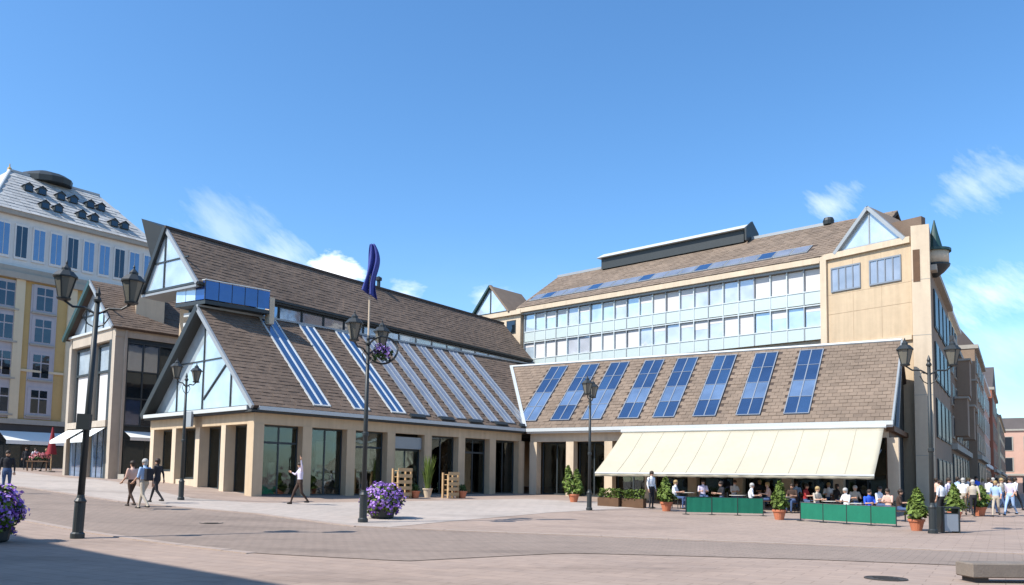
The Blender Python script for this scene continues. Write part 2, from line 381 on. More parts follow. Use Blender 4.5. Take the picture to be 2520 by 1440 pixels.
def ground_mat(name, base, alt, sett, joint, rough=.85, stain=.5):
    m = bpy.data.materials.new(name); m.use_nodes = True; nt = m.node_tree; L = nt.links; b = nt.nodes['Principled BSDF']
    b.inputs['Roughness'].default_value = rough; b.inputs['Specular IOR Level'].default_value = .25
    g = nt.nodes.new('ShaderNodeNewGeometry')
    rot = nt.nodes.new('ShaderNodeVectorRotate'); rot.rotation_type = 'Z_AXIS'; rot.inputs['Angle'].default_value = R(31); L.new(g.outputs['Position'], rot.inputs['Vector'])
    br = nt.nodes.new('ShaderNodeTexBrick'); L.new(rot.outputs[0], br.inputs['Vector']); br.inputs['Scale'].default_value = 1.0
    br.inputs['Brick Width'].default_value = sett[0]; br.inputs['Row Height'].default_value = sett[1]; br.inputs['Mortar Size'].default_value = joint; br.inputs['Mortar Smooth'].default_value = .3
    br.inputs['Color1'].default_value = (*base, 1); br.inputs['Color2'].default_value = (*alt, 1); br.inputs['Mortar'].default_value = (base[0] * .68, base[1] * .68, base[2] * .68, 1)
    n1 = nt.nodes.new('ShaderNodeTexNoise'); n1.inputs['Scale'].default_value = .22; n1.inputs['Detail'].default_value = 8; n1.inputs['Roughness'].default_value = .62; L.new(g.outputs['Position'], n1.inputs['Vector'])
    n2 = nt.nodes.new('ShaderNodeTexNoise'); n2.inputs['Scale'].default_value = 2.7; n2.inputs['Detail'].default_value = 6; L.new(g.outputs['Position'], n2.inputs['Vector'])
    a = nt.nodes.new('ShaderNodeMath'); a.operation = 'MULTIPLY_ADD'; L.new(n1.outputs[0], a.inputs[0]); a.inputs[1].default_value = stain; a.inputs[2].default_value = 1 - stain * .5 - .16
    a2 = nt.nodes.new('ShaderNodeMath'); a2.operation = 'MULTIPLY_ADD'; L.new(n2.outputs[0], a2.inputs[0]); a2.inputs[1].default_value = .34; L.new(a.outputs[0], a2.inputs[2])
    sv = nt.nodes.new('ShaderNodeVectorMath'); sv.operation = 'MULTIPLY'; L.new(g.outputs['Position'], sv.inputs[0]); sv.inputs[1].default_value = (.16, .5, 1)
    n3 = nt.nodes.new('ShaderNodeTexNoise'); n3.inputs['Scale'].default_value = 1.0; n3.inputs['Detail'].default_value = 7; n3.inputs['Roughness'].default_value = .6; L.new(sv.outputs[0], n3.inputs['Vector'])
    st_ = nt.nodes.new('ShaderNodeMapRange'); st_.inputs[1].default_value = .52; st_.inputs[2].default_value = .70; st_.inputs[3].default_value = 0; st_.inputs[4].default_value = -.26; L.new(n3.outputs[0], st_.inputs[0])  # stretched noise: stains and streaks of shade painted into the paving colour
    vo = nt.nodes.new('ShaderNodeTexVoronoi'); vo.inputs['Scale'].default_value = 1.3; L.new(g.outputs['Position'], vo.inputs['Vector'])
    gs = nt.nodes.new('ShaderNodeMapRange'); gs.inputs[1].default_value = .05; gs.inputs[2].default_value = .09; gs.inputs[3].default_value = -.25; gs.inputs[4].default_value = 0; L.new(vo.outputs['Distance'], gs.inputs[0])
    a3 = nt.nodes.new('ShaderNodeMath'); a3.operation = 'ADD'; L.new(a2.outputs[0], a3.inputs[0]); L.new(st_.outputs[0], a3.inputs[1]); a2 = nt.nodes.new('ShaderNodeMath'); a2.operation = 'ADD'; L.new(a3.outputs[0], a2.inputs[0]); L.new(gs.outputs[0], a2.inputs[1])
    h = nt.nodes.new('ShaderNodeHueSaturation'); L.new(br.outputs['Color'], h.inputs['Color']); L.new(a2.outputs[0], h.inputs['Value']); L.new(h.outputs[0], b.inputs['Base Color'])
    bp = nt.nodes.new('ShaderNodeBump'); bp.inputs['Strength'].default_value = .35; bp.inputs['Distance'].default_value = .01; L.new(n2.outputs[0], bp.inputs['Height']); L.new(bp.outputs[0], b.inputs['Normal'])
    M[name] = m
ground_mat('paving', (.36, .27, .215), (.33, .252, .205), (.8, .4), .012, stain=.42)
ground_mat('paving_pale', (.43, .365, .315), (.40, .345, .30), (.6, .6), .012, stain=.35)
ground_mat('street_setts', (.285, .22, .178), (.265, .208, .17), (.35, .18), .014, stain=.5)

# ---------------------------------------------------------------- ground
def axis(a, b, step, far):
    c = list(np.arange(a, b + .01, step)); lo, hi, s = [], [], step
    x = a
    while x > -far: s *= 1.5; x -= s; lo.append(x)
    x, s = b, step
    while x < far: s *= 1.5; x += s; hi.append(x)
    return lo[::-1] + c + hi
xs = axis(-46, 40, 1.0, 1200); ys = axis(-4, 72, 1.0, 1500)
mb = MB(); nx = len(xs)
mb.v = [Vector((x, y, gnd(x, y))) for y in ys for x in xs]
mb.f = [(j * nx + i, j * nx + i + 1, (j + 1) * nx + i + 1, (j + 1) * nx + i) for j in range(len(ys) - 1) for i in range(nx - 1)]
o = mb.build('ground', 'paving', smooth=True, recalc=False); tag(o, 'pinkish granite paving of the open town square', None, kind='structure')

def strip_sheet(name, up, lo, matn, lift, nu=70, nv=14, th=0):
    """sheet between two polylines given as picture points on the ground"""
    def res(pl):
        w = [gp(*p) for p in pl]; d = [0]
        for a, b in zip(w, w[1:]): d.append(d[-1] + (b - a).length)
        outp = []
        for k in range(nu + 1):
            t = d[-1] * k / nu; i = max(j for j in range(len(d)) if d[j] <= t + 1e-9); i = min(i, len(w) - 2)
            f = (t - d[i]) / max(d[i + 1] - d[i], 1e-6); outp.append(w[i].lerp(w[i + 1], f))
        return outp
    A, B = res(up), res(lo); mb = MB()
    for k in range(nu + 1):
        for j in range(nv + 1):
            p = A[k].lerp(B[k], j / nv); mb.v.append(Vector((p.x, p.y, gnd(p.x, p.y) + lift)))
    mb.f = [(k * (nv + 1) + j, (k + 1) * (nv + 1) + j, (k + 1) * (nv + 1) + j + 1, k * (nv + 1) + j + 1) for k in range(nu) for j in range(nv)]
    if th:
        pass
    o = mb.build(name, matn, smooth=True); tag(o, kind='structure'); return o
up_edge = [(-60, 1186), (40, 1198), (300, 1236), (640, 1266), (880, 1297), (1400, 1318), (2000, 1342), (2600, 1368)]
lo_edge = [(-60, 1262), (60, 1280), (300, 1322), (620, 1362), (1000, 1382), (1400, 1362), (2000, 1378), (2600, 1402)]
strip_sheet('road', up_edge, lo_edge, 'street_setts', .012)
strip_sheet('pavement', [(-60, 1150), (60, 1162), (150, 1174), (330, 1200), (470, 1226), (620, 1238), (1000, 1234), (1300, 1228), (1560, 1240)],
            [(-60, 1186), (40, 1198), (300, 1236), (640, 1266), (880, 1297), (960, 1298), (1100, 1284), (1350, 1262), (1560, 1250)], 'paving_pale', .008, nu=90, nv=12)
def kerb(name, edge, w, h):
    w_ = []
    pl = [gp(*p) for p in edge]
    for a, b in zip(pl, pl[1:]):
        n = max(2, int((b - a).length / .9)); w_ += [a.lerp(b, k / n) for k in range(n)]
    w_.append(pl[-1])
    root = bpy.data.objects.new(name, None); COL.objects.link(root); root.location = w_[len(w_) // 2]; tag(root, kind='structure')
    for k in range(len(w_) - 1):
        a, b = w_[k], w_[k + 1]; U = Vector((b.x - a.x, b.y - a.y, gnd(b.x, b.y) - gnd(a.x, a.y)))
        L = U.length; U.normalize(); N = Vector((-U.y, U.x, 0)).normalized(); V = N.cross(U)
        if V.z < 0: V = -V
        piece('kerb_stone', root, Fr(Vector((a.x, a.y, gnd(a.x, a.y))), U, V, N), .006, L - .006, -.1, h + random.uniform(-.004, .004), -w / 2, w / 2, 'granite_light')
kerb('kerb_row', up_edge[1:], .28, .035)
kerb('kerb_row', lo_edge[1:4], .28, .02)

# ---------------------------------------------------------------- roofs
def tile_field(parent, F, U1, V1, matn, tw=.32, th=.26, u0=0, holes=(), name='roof_tiles', jit=.012):
    """courses of separate overlapping tiles over a sloping base; F.v runs up the slope"""
    mb = MB(); rows = int(round(V1 / th)); th = V1 / rows
    for j in range(rows):
        off = (j % 2) * tw * .5; n = int((U1 - u0) / tw) + 2
        for i in range(n):
            a = u0 + i * tw - off; b = a + tw - .014; a, b = max(a, u0), min(b, U1)
            if b - a < .06: continue
            v0, v1 = j * th, (j + 1) * th + .05
            mid = ((a + b) / 2, (v0 + v1) / 2)
            skip = False
            for (h0, h1, h2, h3) in holes:
                if h2 < mid[1] < h3:
                    if h0 - .02 < mid[0] < h1 + .02: skip = True; break
            if skip: continue
            t = random.uniform(.020, .032 + jit); s = random.uniform(.008, .014); d = random.uniform(-.012, .012)
            P = [F.p(a, v0 + d, t), F.p(b, v0 + d, t), F.p(b, v1, s), F.p(a, v1, s), F.p(a, v0 + d, .0), F.p(b, v0 + d, .0), F.p(b, v1, 0), F.p(a, v1, 0)]
            mb.raw(P, [(0, 1, 2, 3), (4, 5, 1, 0), (5, 6, 2, 1), (7, 4, 0, 3)])
    return mb.build(name, matn, parent, kind='stuff', recalc=False)
def slope_frame(eave0, eave1, ridge_pt):
    U = (eave1 - eave0).normalized(); w = ridge_pt - eave0; V = (w - U * w.dot(U)); L = V.length; V.normalize(); N = U.cross(V)
    if N.z < 0: N = -N
    f = Fr(eave0, U, V, N); f.L = (eave1 - eave0).length; f.H = L; return f

# ---------------------------------------------------------------- market arcade (left front wing)
EZ = 4.8
E0 = atz(620, 997, EZ); E1 = atz(1292, 1055, EZ); E2 = atz(2195, 1035, EZ)
A = (E1 - E0).normalized(); Bp = Vector((-A.y, A.x, 0)); LA = (E1 - E0).length
WID = 11.3; RZ = 10.05
arc = thing('market_arcade', 'low market arcade with steep brown tiled roof and glazed front gable on beige columns', 'building', g3(E0.x, E0.y))
ins = .35
CF = Fr((E0 + Bp * ins + A * ins).to_3d(), A, (0, 0, 1), -Bp); CF.O.z = 0; CL = LA - ins + .1     # courtyard side
GF = Fr(CF.O, Bp, (0, 0, 1), -A); GL = WID - 2 * ins                                            # gable side
ext = 11.5
# roof slabs
ridge0 = E0 + Bp * (WID / 2); ridge0.z = RZ
RS = slope_frame(E0, E1, ridge0)
holes = []
strips = [(3.9, .46), (6.3, .46), (8.7, .46), (10.5, .36), (11.9, .36), (13.3, .36), (14.7, .36), (16.1, .36), (17.5, .36), (18.9, .36)]
for a, w_ in strips: holes.append((a - w_ - .05, a + w_ + .05, .4, RS.H - .2))
MB().box(RS, 0, LA + ext, 0, RS.H, -.16, 0).build('roof', 'roof_base', arc)
W0 = E0 + Bp * WID
RS2 = slope_frame(W0, W0 + A * LA, ridge0)
MB().box(RS2, 0, LA + ext, 0, RS2.H, -.16, 0).build('roof', 'roof_base', arc)
tile_field(arc, RS, LA + 5.2, RS.H, 'tile_brown', holes=holes)
tile_field(arc, RS2, LA, RS2.H, 'tile_brown')
MB().bar(ridge0 + Vector((0, 0, .02)), ridge0 + A * (LA + ext) + Vector((0, 0, .02)), .3, .1).build('ridge_cap', 'zinc', arc)
# skylight strips: two glass lanes in pale metal frames
def skylight(parent, F, u0, u1, v0, v1, lanes, rows, gmat, fmat='zinc_pale', up=.09, fw=.09, mats=None):
    sk = MB()
    for k in range(lanes + 1):
        u = u0 + (u1 - u0) * k / lanes; sk.box(F, u - fw / 2, u + fw / 2, v0, v1, 0, up)
    for k in (v0, v1): sk.box(F, u0 - fw / 2, u1 + fw / 2, k - fw / 2, k + fw / 2, 0, up - .004)
    for r in range(1, rows): 
        v = v0 + (v1 - v0) * r / rows; sk.box(F, u0, u1, v - fw * .3, v + fw * .3, 0, up - .008)
    fo = sk.build('skylight', fmat, parent)
    for k in range(lanes):
        for r in range(rows):
            a, b = u0 + (u1 - u0) * k / lanes + fw / 2, u0 + (u1 - u0) * (k + 1) / lanes - fw / 2
            c, d = v0 + (v1 - v0) * r / rows + fw * .3, v0 + (v1 - v0) * (r + 1) / rows - fw * .3
            piece('pane', fo, F, a, b, c, d, .012, up - .03, mats(k, r) if mats else gmat)
    return fo
for k, (a, w_) in enumerate(strips):
    skylight(arc, RS, a - w_, a + w_, .4, RS.H - .15, 2, 1, 'glass_blue' if k < 3 else 'glass_roof', 'zinc_pale' if k < 3 else 'skylight_frame', fw=.08 if k < 3 else .06, up=.07)
# gutters and cornice
gz = EZ - .02
for nm, F, L in (('gutter', CF, CL), ('gutter', GF, GL)):
    MB().box(F, -.0, L, 4.62, 4.80, ins - .12, ins + .06).build(nm, 'zinc_pale', arc)
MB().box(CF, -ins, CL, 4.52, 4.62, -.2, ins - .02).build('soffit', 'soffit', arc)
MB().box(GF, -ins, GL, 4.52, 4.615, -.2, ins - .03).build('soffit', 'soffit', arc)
# beams and columns
piece('beam', arc, CF, .0, CL, 4.02, 4.52, -.55, -.02, 'concrete')
piece('beam', arc, GF, .56, GL, 4.02, 4.52, -.55, -.012, 'concrete')
nb = 7; bay = (CL - .25) / nb
for k in range(nb + 1):
    u = k * bay; piece('column', arc, CF, u, u + .52, -.2, 4.02, -.6, 0, 'concrete')
gb = (GL - .5) / 4
for k in range(1, 5):
    u = k * gb; piece('column', arc, GF, u, u + .42, -.2, 4.02, -.62, 0, 'concrete_pale')
# shop fronts
def shopfront(parent, F, u0, u1, z0, z1, n, lanes, gm='glass_shop', fm='frame_dark', rail=None):
    mb = MB(); w = .07
    for k in range(lanes + 1):
        u = u0 + (u1 - u0) * k / lanes; u = min(max(u, u0 + w / 2), u1 - w / 2); mb.box(F, u - w / 2, u + w / 2, z0, z1, n - .05, n + .03)
    for z in [z0 + .06, z1 - .04] + ([rail] if rail else []): mb.box(F, u0, u1, z - .05, z + .05, n - .045, n + .026)
    fr = mb.build('shop_window', fm, parent)
    for k in range(lanes):
        a, b = u0 + (u1 - u0) * k / lanes + .04, u0 + (u1 - u0) * (k + 1) / lanes - .04
        if rail:
            piece('pane', fr, F, a, b, z0 + .1, rail - .05, n - .02, n, gm); piece('pane', fr, F, a, b, rail + .05, z1 - .08, n - .02, n, gm)
        else: piece('pane', fr, F, a, b, z0 + .1, z1 - .08, n - .02, n, gm)
    return fr
for k in range(nb):
    u0 = k * bay + .52; u1 = (k + 1) * bay
    zg = gnd(*CF.p(u0, 0, 0).xy) - .02
    if k == 3:
        shopfront(arc, CF, u0, u1, zg, 3.2, -.45, 2)
        MB().box(CF, u0 + .05, u1 - .05, 3.22, 3.85, -.5, -.2).build('fascia_panel', 'zinc', arc)
        for a in (.25, .55, .85): 
            pass
    else:
        shopfront(arc, CF, u0, u1, zg, 4.02, -.45, 2, rail=3.2 if k in (0, 2, 5) else None)
for k in range(4):
    u0 = k * gb + (.52 if k == 0 else .46); u1 = (k + 1) * gb
    zg = gnd(*GF.p((u0 + u1) / 2, 0, 0).xy) - .05
    pl = (0, .0, .32, .62)[k] if k else 0
    if k in (2, 3): 
        h = (.0, .0, .34, .6)[k]
        MB().box(GF, u0, u1, zg - .3, zg + h, -.62, -.08).build('plinth', 'concrete_pale', arc); zg += h
    shopfront(arc, GF, u0, u1, zg, 4.02, -.55, 2)
# interior shell so that the glass looks into a dim hall
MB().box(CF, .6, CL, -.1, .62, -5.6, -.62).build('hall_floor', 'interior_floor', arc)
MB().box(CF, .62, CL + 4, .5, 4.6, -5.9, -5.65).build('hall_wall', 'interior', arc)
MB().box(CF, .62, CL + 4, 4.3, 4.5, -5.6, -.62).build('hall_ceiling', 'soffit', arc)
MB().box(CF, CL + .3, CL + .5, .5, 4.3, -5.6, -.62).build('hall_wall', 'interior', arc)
for (u, w, z0, z1, n, mt) in ((1.0, .8, .7, 1.25, -.9, 'display_teal'), (1.5, .5, 1.3, 2.3, -1.4, 'display'), (3.0, .55, 1.9, 3.5, -.8, 'display'), (3.9, .5, 1.7, 3.4, -.8, 'display'), (5.7, .9, .7, 1.5, -1.2, 'interior'),
                              (5.65, .5, 2.2, 3.3, -.75, 'display'), (6.7, .45, 2.2, 3.3, -.75, 'display'), (8.6, 1.1, .7, 2.0, -2.2, 'wood_brown'), (11.2, 1.2, .7, 1.9, -2.5, 'wood_pale'), (13.6, .6, .7, 2.4, -1.5, 'display_teal'), (16.2, .9, .7, 2.2, -2, 'wood_brown')):
    MB().box(CF, u, u + w, z0, z1, n - .12, n).build('display_panel', mt, arc)
for (u, w, z0, z1, n, mt) in ((1.0, .5, .8, 2.6, -1.3, 'wood_brown'), (1.7, .35, 1.2, 2.0, -1.2, 'display'), (3.3, .7, 1.0, 3.2, -1.5, 'interior'), (6.2, .8, 1.5, 3.4, -1.4, 'wood_brown'), (8.8, .9, 1.8, 3.3, -1.4, 'interior')):
    MB().box(GF, u, u + w, z0, z1, n - .12, n).build('display_panel', mt, arc)
# glazed gable
def gable(parent, F, half, z0, zA, n, cols, rails, gm, bars=(), fm='frame_dark', cu=None, w=.1):
    cu = half if cu is None else cu
    tri = [(0, z0), (2 * half, z0), (cu, zA)]
    fo = MB()
    edges = [0] + list(cols) + [2 * half]
    def top(u): return z0 + (zA - z0) * (u / cu if u <= cu else (2 * half - u) / (2 * half - cu))
    for u in cols: fo.box(F, u - w / 2, u + w / 2, z0, top(u) - .02, n - .04, n + .05)
    for (z, a, b) in rails: fo.box(F, a, b, z - w * .4, z + w * .4, n - .035, n + .045)
    fo.box(F, .1, 2 * half - .1, z0, z0 + .12, n - .04, n + .055)
    for (a, b) in bars: fo.bar(F.p(a[0], a[1], n + .02), F.p(b[0], b[1], n + .02), w, w)
    fr = fo.build('gable_frame', fm, parent)
    zr = sorted({z for z, _, _ in rails})
    for a, b in zip(edges, edges[1:]):
        pc = clip(clip(tri, -1, 0, -(a + .03)), 1, 0, b - .03)
        lv = [z0 - 1] + zr + [zA + 1]
        for c, d in zip(lv, lv[1:]):
            q = clip(clip(pc, 0, -1, -(c + .02)), 0, 1, d - .02)
            if len(q) >= 3: MB().poly(F, q, n - .015, n).build('pane', gm, fr)
    return fr
GT = Fr(Vector((E0.x, E0.y, 0)), Bp, (0, 0, 1), -A)
gable(arc, GT, WID / 2, EZ, RZ - .12, -.55, (2.9, 5.65, 8.4), ((7.35, 3.0, 8.3),), 'glass_pale',
      bars=(((3.0, 7.3), (5.55, 5.4)),), fm='frame_dark', w=.075)
# barge boards
for fr_, sgn in ((RS, 1), (RS2, 1)):
    pass
MB().box(RS, -.04, .08, -.05, RS.H + .03, -.16, .05).build('barge_board', 'zinc', arc)
MB().box(RS2, -.06, .14, -.05, RS2.H + .03, -.26, .07).build('barge_board', 'metal_dark', arc)  # left board coloured dark to stand for the shaded underside of the overhang
MB().box(RS2, .02, .7, .0, RS2.H - .05, -.22, -.165).build('soffit', 'soffit', arc)
MB().box(RS, .02, .7, .0, RS.H - .05, -.21, -.165).build('soffit', 'soffit', arc)
MB().box(GF, 5.0, 5.75, 4.0, 4.75, .38, .5).build('hanging_sign', 'zinc', arc)
# wall along the far side
piece('wall', arc, GF, GL - .3, GL, -.2, 4.5, -LA, -.8, 'concrete')
# dark eaves brackets along the courtyard eave
for k in range(5):
    u = 9.85 + 2.2 * k
    MB().box(RS, u - .5, u + .5, .05, .3, .02, .14).build('vent_box', 'metal_dark', arc)

# ---------------------------------------------------------------- upper hall behind (second, higher ridge)
Z2E, Z2R = 11.2, 14.4
h0 = atz(485, 692, Z2E); h1 = atz(1310, 885, Z2E)
A2 = (h1 - h0).normalized(); B2 = Vector((-A2.y, A2.x, 0)); L2 = (h1 - h0).length; HW2 = 2.95
hall = thing('market_hall', 'taller market hall behind the arcade with long brown roof and small glazed gable', 'building', g3(h0.x, h0.y))
r20 = h0 + B2 * HW2; r20.z = Z2R
HS = slope_frame(h0, h1, r20)
HWL = 1.9
w2 = h0 + B2 * (HW2 + HWL)
HS2 = slope_frame(w2, w2 + A2 * L2, r20)
MB().box(HS, 0, L2, 0, HS.H, -.18, 0).build('roof', 'roof_base', hall)
MB().box(HS2, -.05, L2, 0, HS2.H, -.10, 0).build('roof', 'metal_dark', hall)
tile_field(hall, HS, L2, HS.H, 'tile_brown', tw=.36, th=.28)
MB().bar(r20 - A2 * .1, r20 + A2 * L2, .3, .14).build('ridge_cap', 'roof_base', hall)
HF = Fr(Vector((h0.x, h0.y, 0)), A2, (0, 0, 1), -B2)      # courtyard side
HG = Fr(Vector((h0.x, h0.y, 0)), B2, (0, 0, 1), -A2)      # gable side
MB().box(HF, 2.05, L2 - .3, 8.2, 11.0, -HW2 - HWL + .3, -.55).build('wall', 'concrete', hall)
MB().box(HF, 9, L2 - .3, 1, 8.19, -HW2 - HWL + .3, -.55).build('wall', 'concrete', hall)
MB().box(HF, 0, L2, Z2E - .14, Z2E - .02, -.02, .12).build('gutter', 'metal_dark', hall)
MB().box(HF, .2, L2 - .1, Z2E - .24, Z2E - .15, -.6, .04).build('soffit', 'soffit', hall)
# clerestory panes under the eave
nc = 16
for k in range(nc):
    u0 = 3.6 + (L2 - 4.4) * k / nc; u1 = 3.6 + (L2 - 4.4) * (k + 1) / nc
    fr = MB().box(HF, u0, u1 - .04, 9.4, 10.94, -.545, -.2).build('window', 'frame_dark' if k < 7 else 'zinc', hall)
    piece('pane', fr, HF, u0 + .08, u1 - .12, 9.5, 10.84, -.198, -.18, 'glass_blue' if k < 5 else 'glass_sky')  # paler panes carry a brighter reflection in their body colour
gable(hall, HG, (HW2 + HWL) / 2, Z2E - .1, Z2R - .1, -.06, (2.95,), ((12.6, .9, 4.0),), 'glass_pale', w=.09, cu=HW2)
MB().box(HS, -.05, .06, -.05, HS.H + .02, -.16, .05).build('barge_board', 'zinc', hall)
MB().box(HS2, -.14, -.02, -.05, HS2.H + .02, -.16, .08).build('barge_board', 'metal_dark', hall)
CW = wallf(atY(338, 700, 52.0), atY(408, 700, 52.8), 0)
MB().box(CW, 0, CW.L, 3, atY(380, 706, 52.4).z, -2.5, 0).build('core_wall', 'concrete_pale', hall)
MB().box(HG, .9, 2.5, 8.6, Z2E - .25, -2.0, -1.4).build('gable_wall', 'plaster_grey', hall)
for z in (9.3, 9.8, 10.3): MB().box(HG, .9, 2.4, z, z + .18, -1.4, -.9).build('ledge', 'zinc_pale', hall)
rq = [atY(348, 538, 47.5), atY(420, 566, 47.5), atY(376, 655, 47.5)]
MB().raw([*rq, *[v + A2 * 4 for v in rq]], [(0, 1, 2), (5, 4, 3), (0, 3, 4, 1), (1, 4, 5, 2), (2, 5, 3, 0)]).build('rear_roof', 'metal_dark', hall)
MB().tube([HG.p(2.45, 8.6, -1.3), HG.p(2.45, Z2E - .26, -1.3)], .09, 8).build('downpipe', 'metal_teal', hall)
MB().box(HG, .1, HW2 + HWL + .1, Z2E - .24, Z2E - .125, -1.5, -.02).build('cornice', 'zinc', hall)
# small roof cowl on the ridge
q = r20 + A2 * (L2 * .52)
MB().lathe(q, [(.12, -.1), (.12, .5), (.22, .52), (.22, .7), (.05, .8)], 10).build('roof_cowl', 'metal_dark', hall)
# roof terrace with blue glass balustrade
t0 = atz(505, 738, 10.3); t1 = atz(664, 764, 10.3)
TFm = wallf(t0, t1, 0)
MB().box(TFm, 0, TFm.L, 10.12, 10.3, -1.6, .0).build('terrace_slab', 'frame_dark', hall)
for k in range(5):
    a, b = TFm.L * k / 5, TFm.L * (k + 1) / 5
    piece('balustrade_pane', hall, TFm, a + .02, b - .02, 10.36, 11.28, -.04, -.02, 'glass_balcony')
    MB().tube([TFm.p(a, 10.25, -.06), TFm.p(a, 11.34, -.06)], .03, 6).build('post', 'frame_dark', hall)
MB().tube([TFm.p(0, 11.34, -.06), TFm.p(TFm.L, 11.34, -.06)], .035, 6).build('handrail', 'zinc_pale', hall)
TL = wallf(atY(432, 742, 41.0), t0, 0)
MB().box(TL, 0, TL.L, 10.12, 10.3, -1.0, .0).build('terrace_slab', 'frame_dark', hall)
for k in range(3):
    a, b = TL.L * k / 3, TL.L * (k + 1) / 3
    piece('balustrade_pane', hall, TL, a + .02, b - .02, 10.36, 11.28, -.04, -.02, 'glass_sky' if k < 2 else 'glass_balcony')
    MB().tube([TL.p(a, 10.25, -.06), TL.p(a, 11.34, -.06)], .03, 6).build('post', 'frame_dark', hall)
MB().tube([TL.p(0, 11.34, -.06), TL.p(TL.L, 11.34, -.06)], .035, 6).build('handrail', 'zinc_pale', hall)
TG = Fr(TFm.O, -TFm.N, (0, 0, 1), -TFm.U)
for k in range(3):
    piece('balustrade_pane', hall, TG, .05 + k * .9, .92 + k * .9, 10.36, 11.28, -.03, -.01, 'glass_balcony')
MB().tube([TG.p(0, 11.34, -.03), TG.p(2.75, 11.34, -.03)], .035, 6).build('handrail', 'zinc_pale', hall)
MB().box(TFm, TFm.L - .02, TFm.L + .25, 9.6, 11.0, -.5, .03).build('terrace_pier', 'concrete_pale', hall)

# ---------------------------------------------------------------- right wing
wing = thing('market_wing', 'long low right market wing with tan tiled roof, blue skylights and big awning below', 'building', g3(E1.x, E1.y))
D = (E2 - E1).normalized(); Dn = Vector((D.y, -D.x, 0))
if Dn.y > 0: Dn = -Dn
LW = (E2 - E1).length; HWW = 5.0; WZ = 9.45
rw0 = E1 - Dn * HWW; rw0.z = WZ
WS = slope_frame(E1, E2, rw0)
ucols = [-.15, 2.15, 4.25, 6.6, 8.75, 11.1, 13.5, 16.0]
wh = [(u - .68, u + .68, .65, WS.H - .3) for u in ucols]
MB().box(WS, -7, LW, 0, WS.H, -.18, 0).build('roof', 'roof_base', wing)
rwb = E2 - Dn * 2 * HWW
WS2 = slope_frame(rwb, rwb - D * 20, rw0)
MB().box(WS2, 0, LW, 0, WS2.H, -.18, 0).build('roof', 'roof_base', wing)
tile_field(wing, WS, LW, WS.H, 'tile_tan', tw=.40, th=.30, u0=-6.6, holes=wh)
for i, u in enumerate(ucols):
    H = WS.H
    def pick(k, r, i=i):
        if r == 1: return 'glass_mid'
        if r == 0 and i in (0, 2): return 'glass_mid'
        return 'glass_blue' if (i + r + k) % 4 == 0 else 'glass_blue_deep'
    skylight(wing, WS, u - .62, u + .62, .7, H - .35, 2, 4, 'glass_blue', 'skylight_frame', mats=pick, fw=.055)
MB().box(WS, -6.6, LW, WS.H - .02, WS.H + .14, -.1, .1).build('ridge_flashing', 'zinc_pale', wing)
MB().box(WS, LW - .02, LW + .07, -.05, WS.H + .1, -.2, .07).build('barge_board', 'zinc', wing)
# valley flashing where the two roofs meet
v0 = E1 + Vector((0, 0, .12)); 
sA = (RZ - EZ) / (WID / 2); sW = (WZ - EZ) / HWW
# point on both planes at height WZ
ta = (WZ - EZ) / sA; tw_ = HWW
det = Bp.x * (-Dn.y) - Bp.y * (-Dn.x)
# solve p = E1 + x*A + ta*Bp  and  (p-E1).(-Dn) = HWW
x_ = (HWW - ta * Bp.dot(-Dn)) / A.dot(-Dn)
v1 = E1 + A * x_ + Bp * ta; v1.z = WZ + .12
MB().bar(v0, v1, .2, .08).build('valley_flashing', 'zinc_pale', wing)
WF = Fr(Vector((E1.x, E1.y, 0)) - Dn * .4, D, (0, 0, 1), Dn)
MB().box(WF, .1, LW + .05, 4.60, 4.80, .3, .48).build('gutter', 'zinc_pale', wing)
MB().box(WF, .1, LW, 4.5, 4.59, -.3, .36).build('soffit', 'plaster_white', wing)
piece('beam', wing, WF, .15, LW - .2, 4.0, 4.5, -.5, -.02, 'concrete_pale')
wb = (LW - .4) / 8
for k in range(9):
    u = .12 + k * wb
    piece('column', wing, WF, u, u + .5, -.5, 4.0, -.55, 0, 'concrete_pale')
for k in range(8):
    u0 = .12 + k * wb + .5; u1 = .12 + (k + 1) * wb; zg = gnd(*WF.p(u0, 0, -.8).xy) - .05
    shopfront(wing, WF, u0, u1, zg, 4.0, -.8, 2)
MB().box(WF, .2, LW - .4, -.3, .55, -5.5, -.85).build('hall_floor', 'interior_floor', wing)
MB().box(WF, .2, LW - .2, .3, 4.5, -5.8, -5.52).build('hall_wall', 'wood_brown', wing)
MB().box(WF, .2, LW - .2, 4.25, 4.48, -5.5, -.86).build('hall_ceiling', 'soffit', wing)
# end gable, facing the side street
EF = Fr(WF.p(LW - .15, 0, 0), -Dn, (0, 0, 1), D)
MB().poly(EF, [(0, 4.5), (9.4, 4.5), (4.65, 9.1)], -.12, 0).build('end_gable', 'metal_dark', wing)
for k in range(11):
    u = .1 + k * .55
    piece('board', wing, EF, u, u + .50, -.4, 4.3, -.2, -.02, 'wood_brown' if k < 5 else 'frame_dark')
MB().box(EF, -.1, 6.4, 4.3, 4.56, -.15, .22).build('end_beam', 'wood_brown', wing)
MB().bar(EF.p(2.3, 4.6, .1), EF.p(4.6, 8.6, .1), .14).build('rafter', 'zinc', wing)

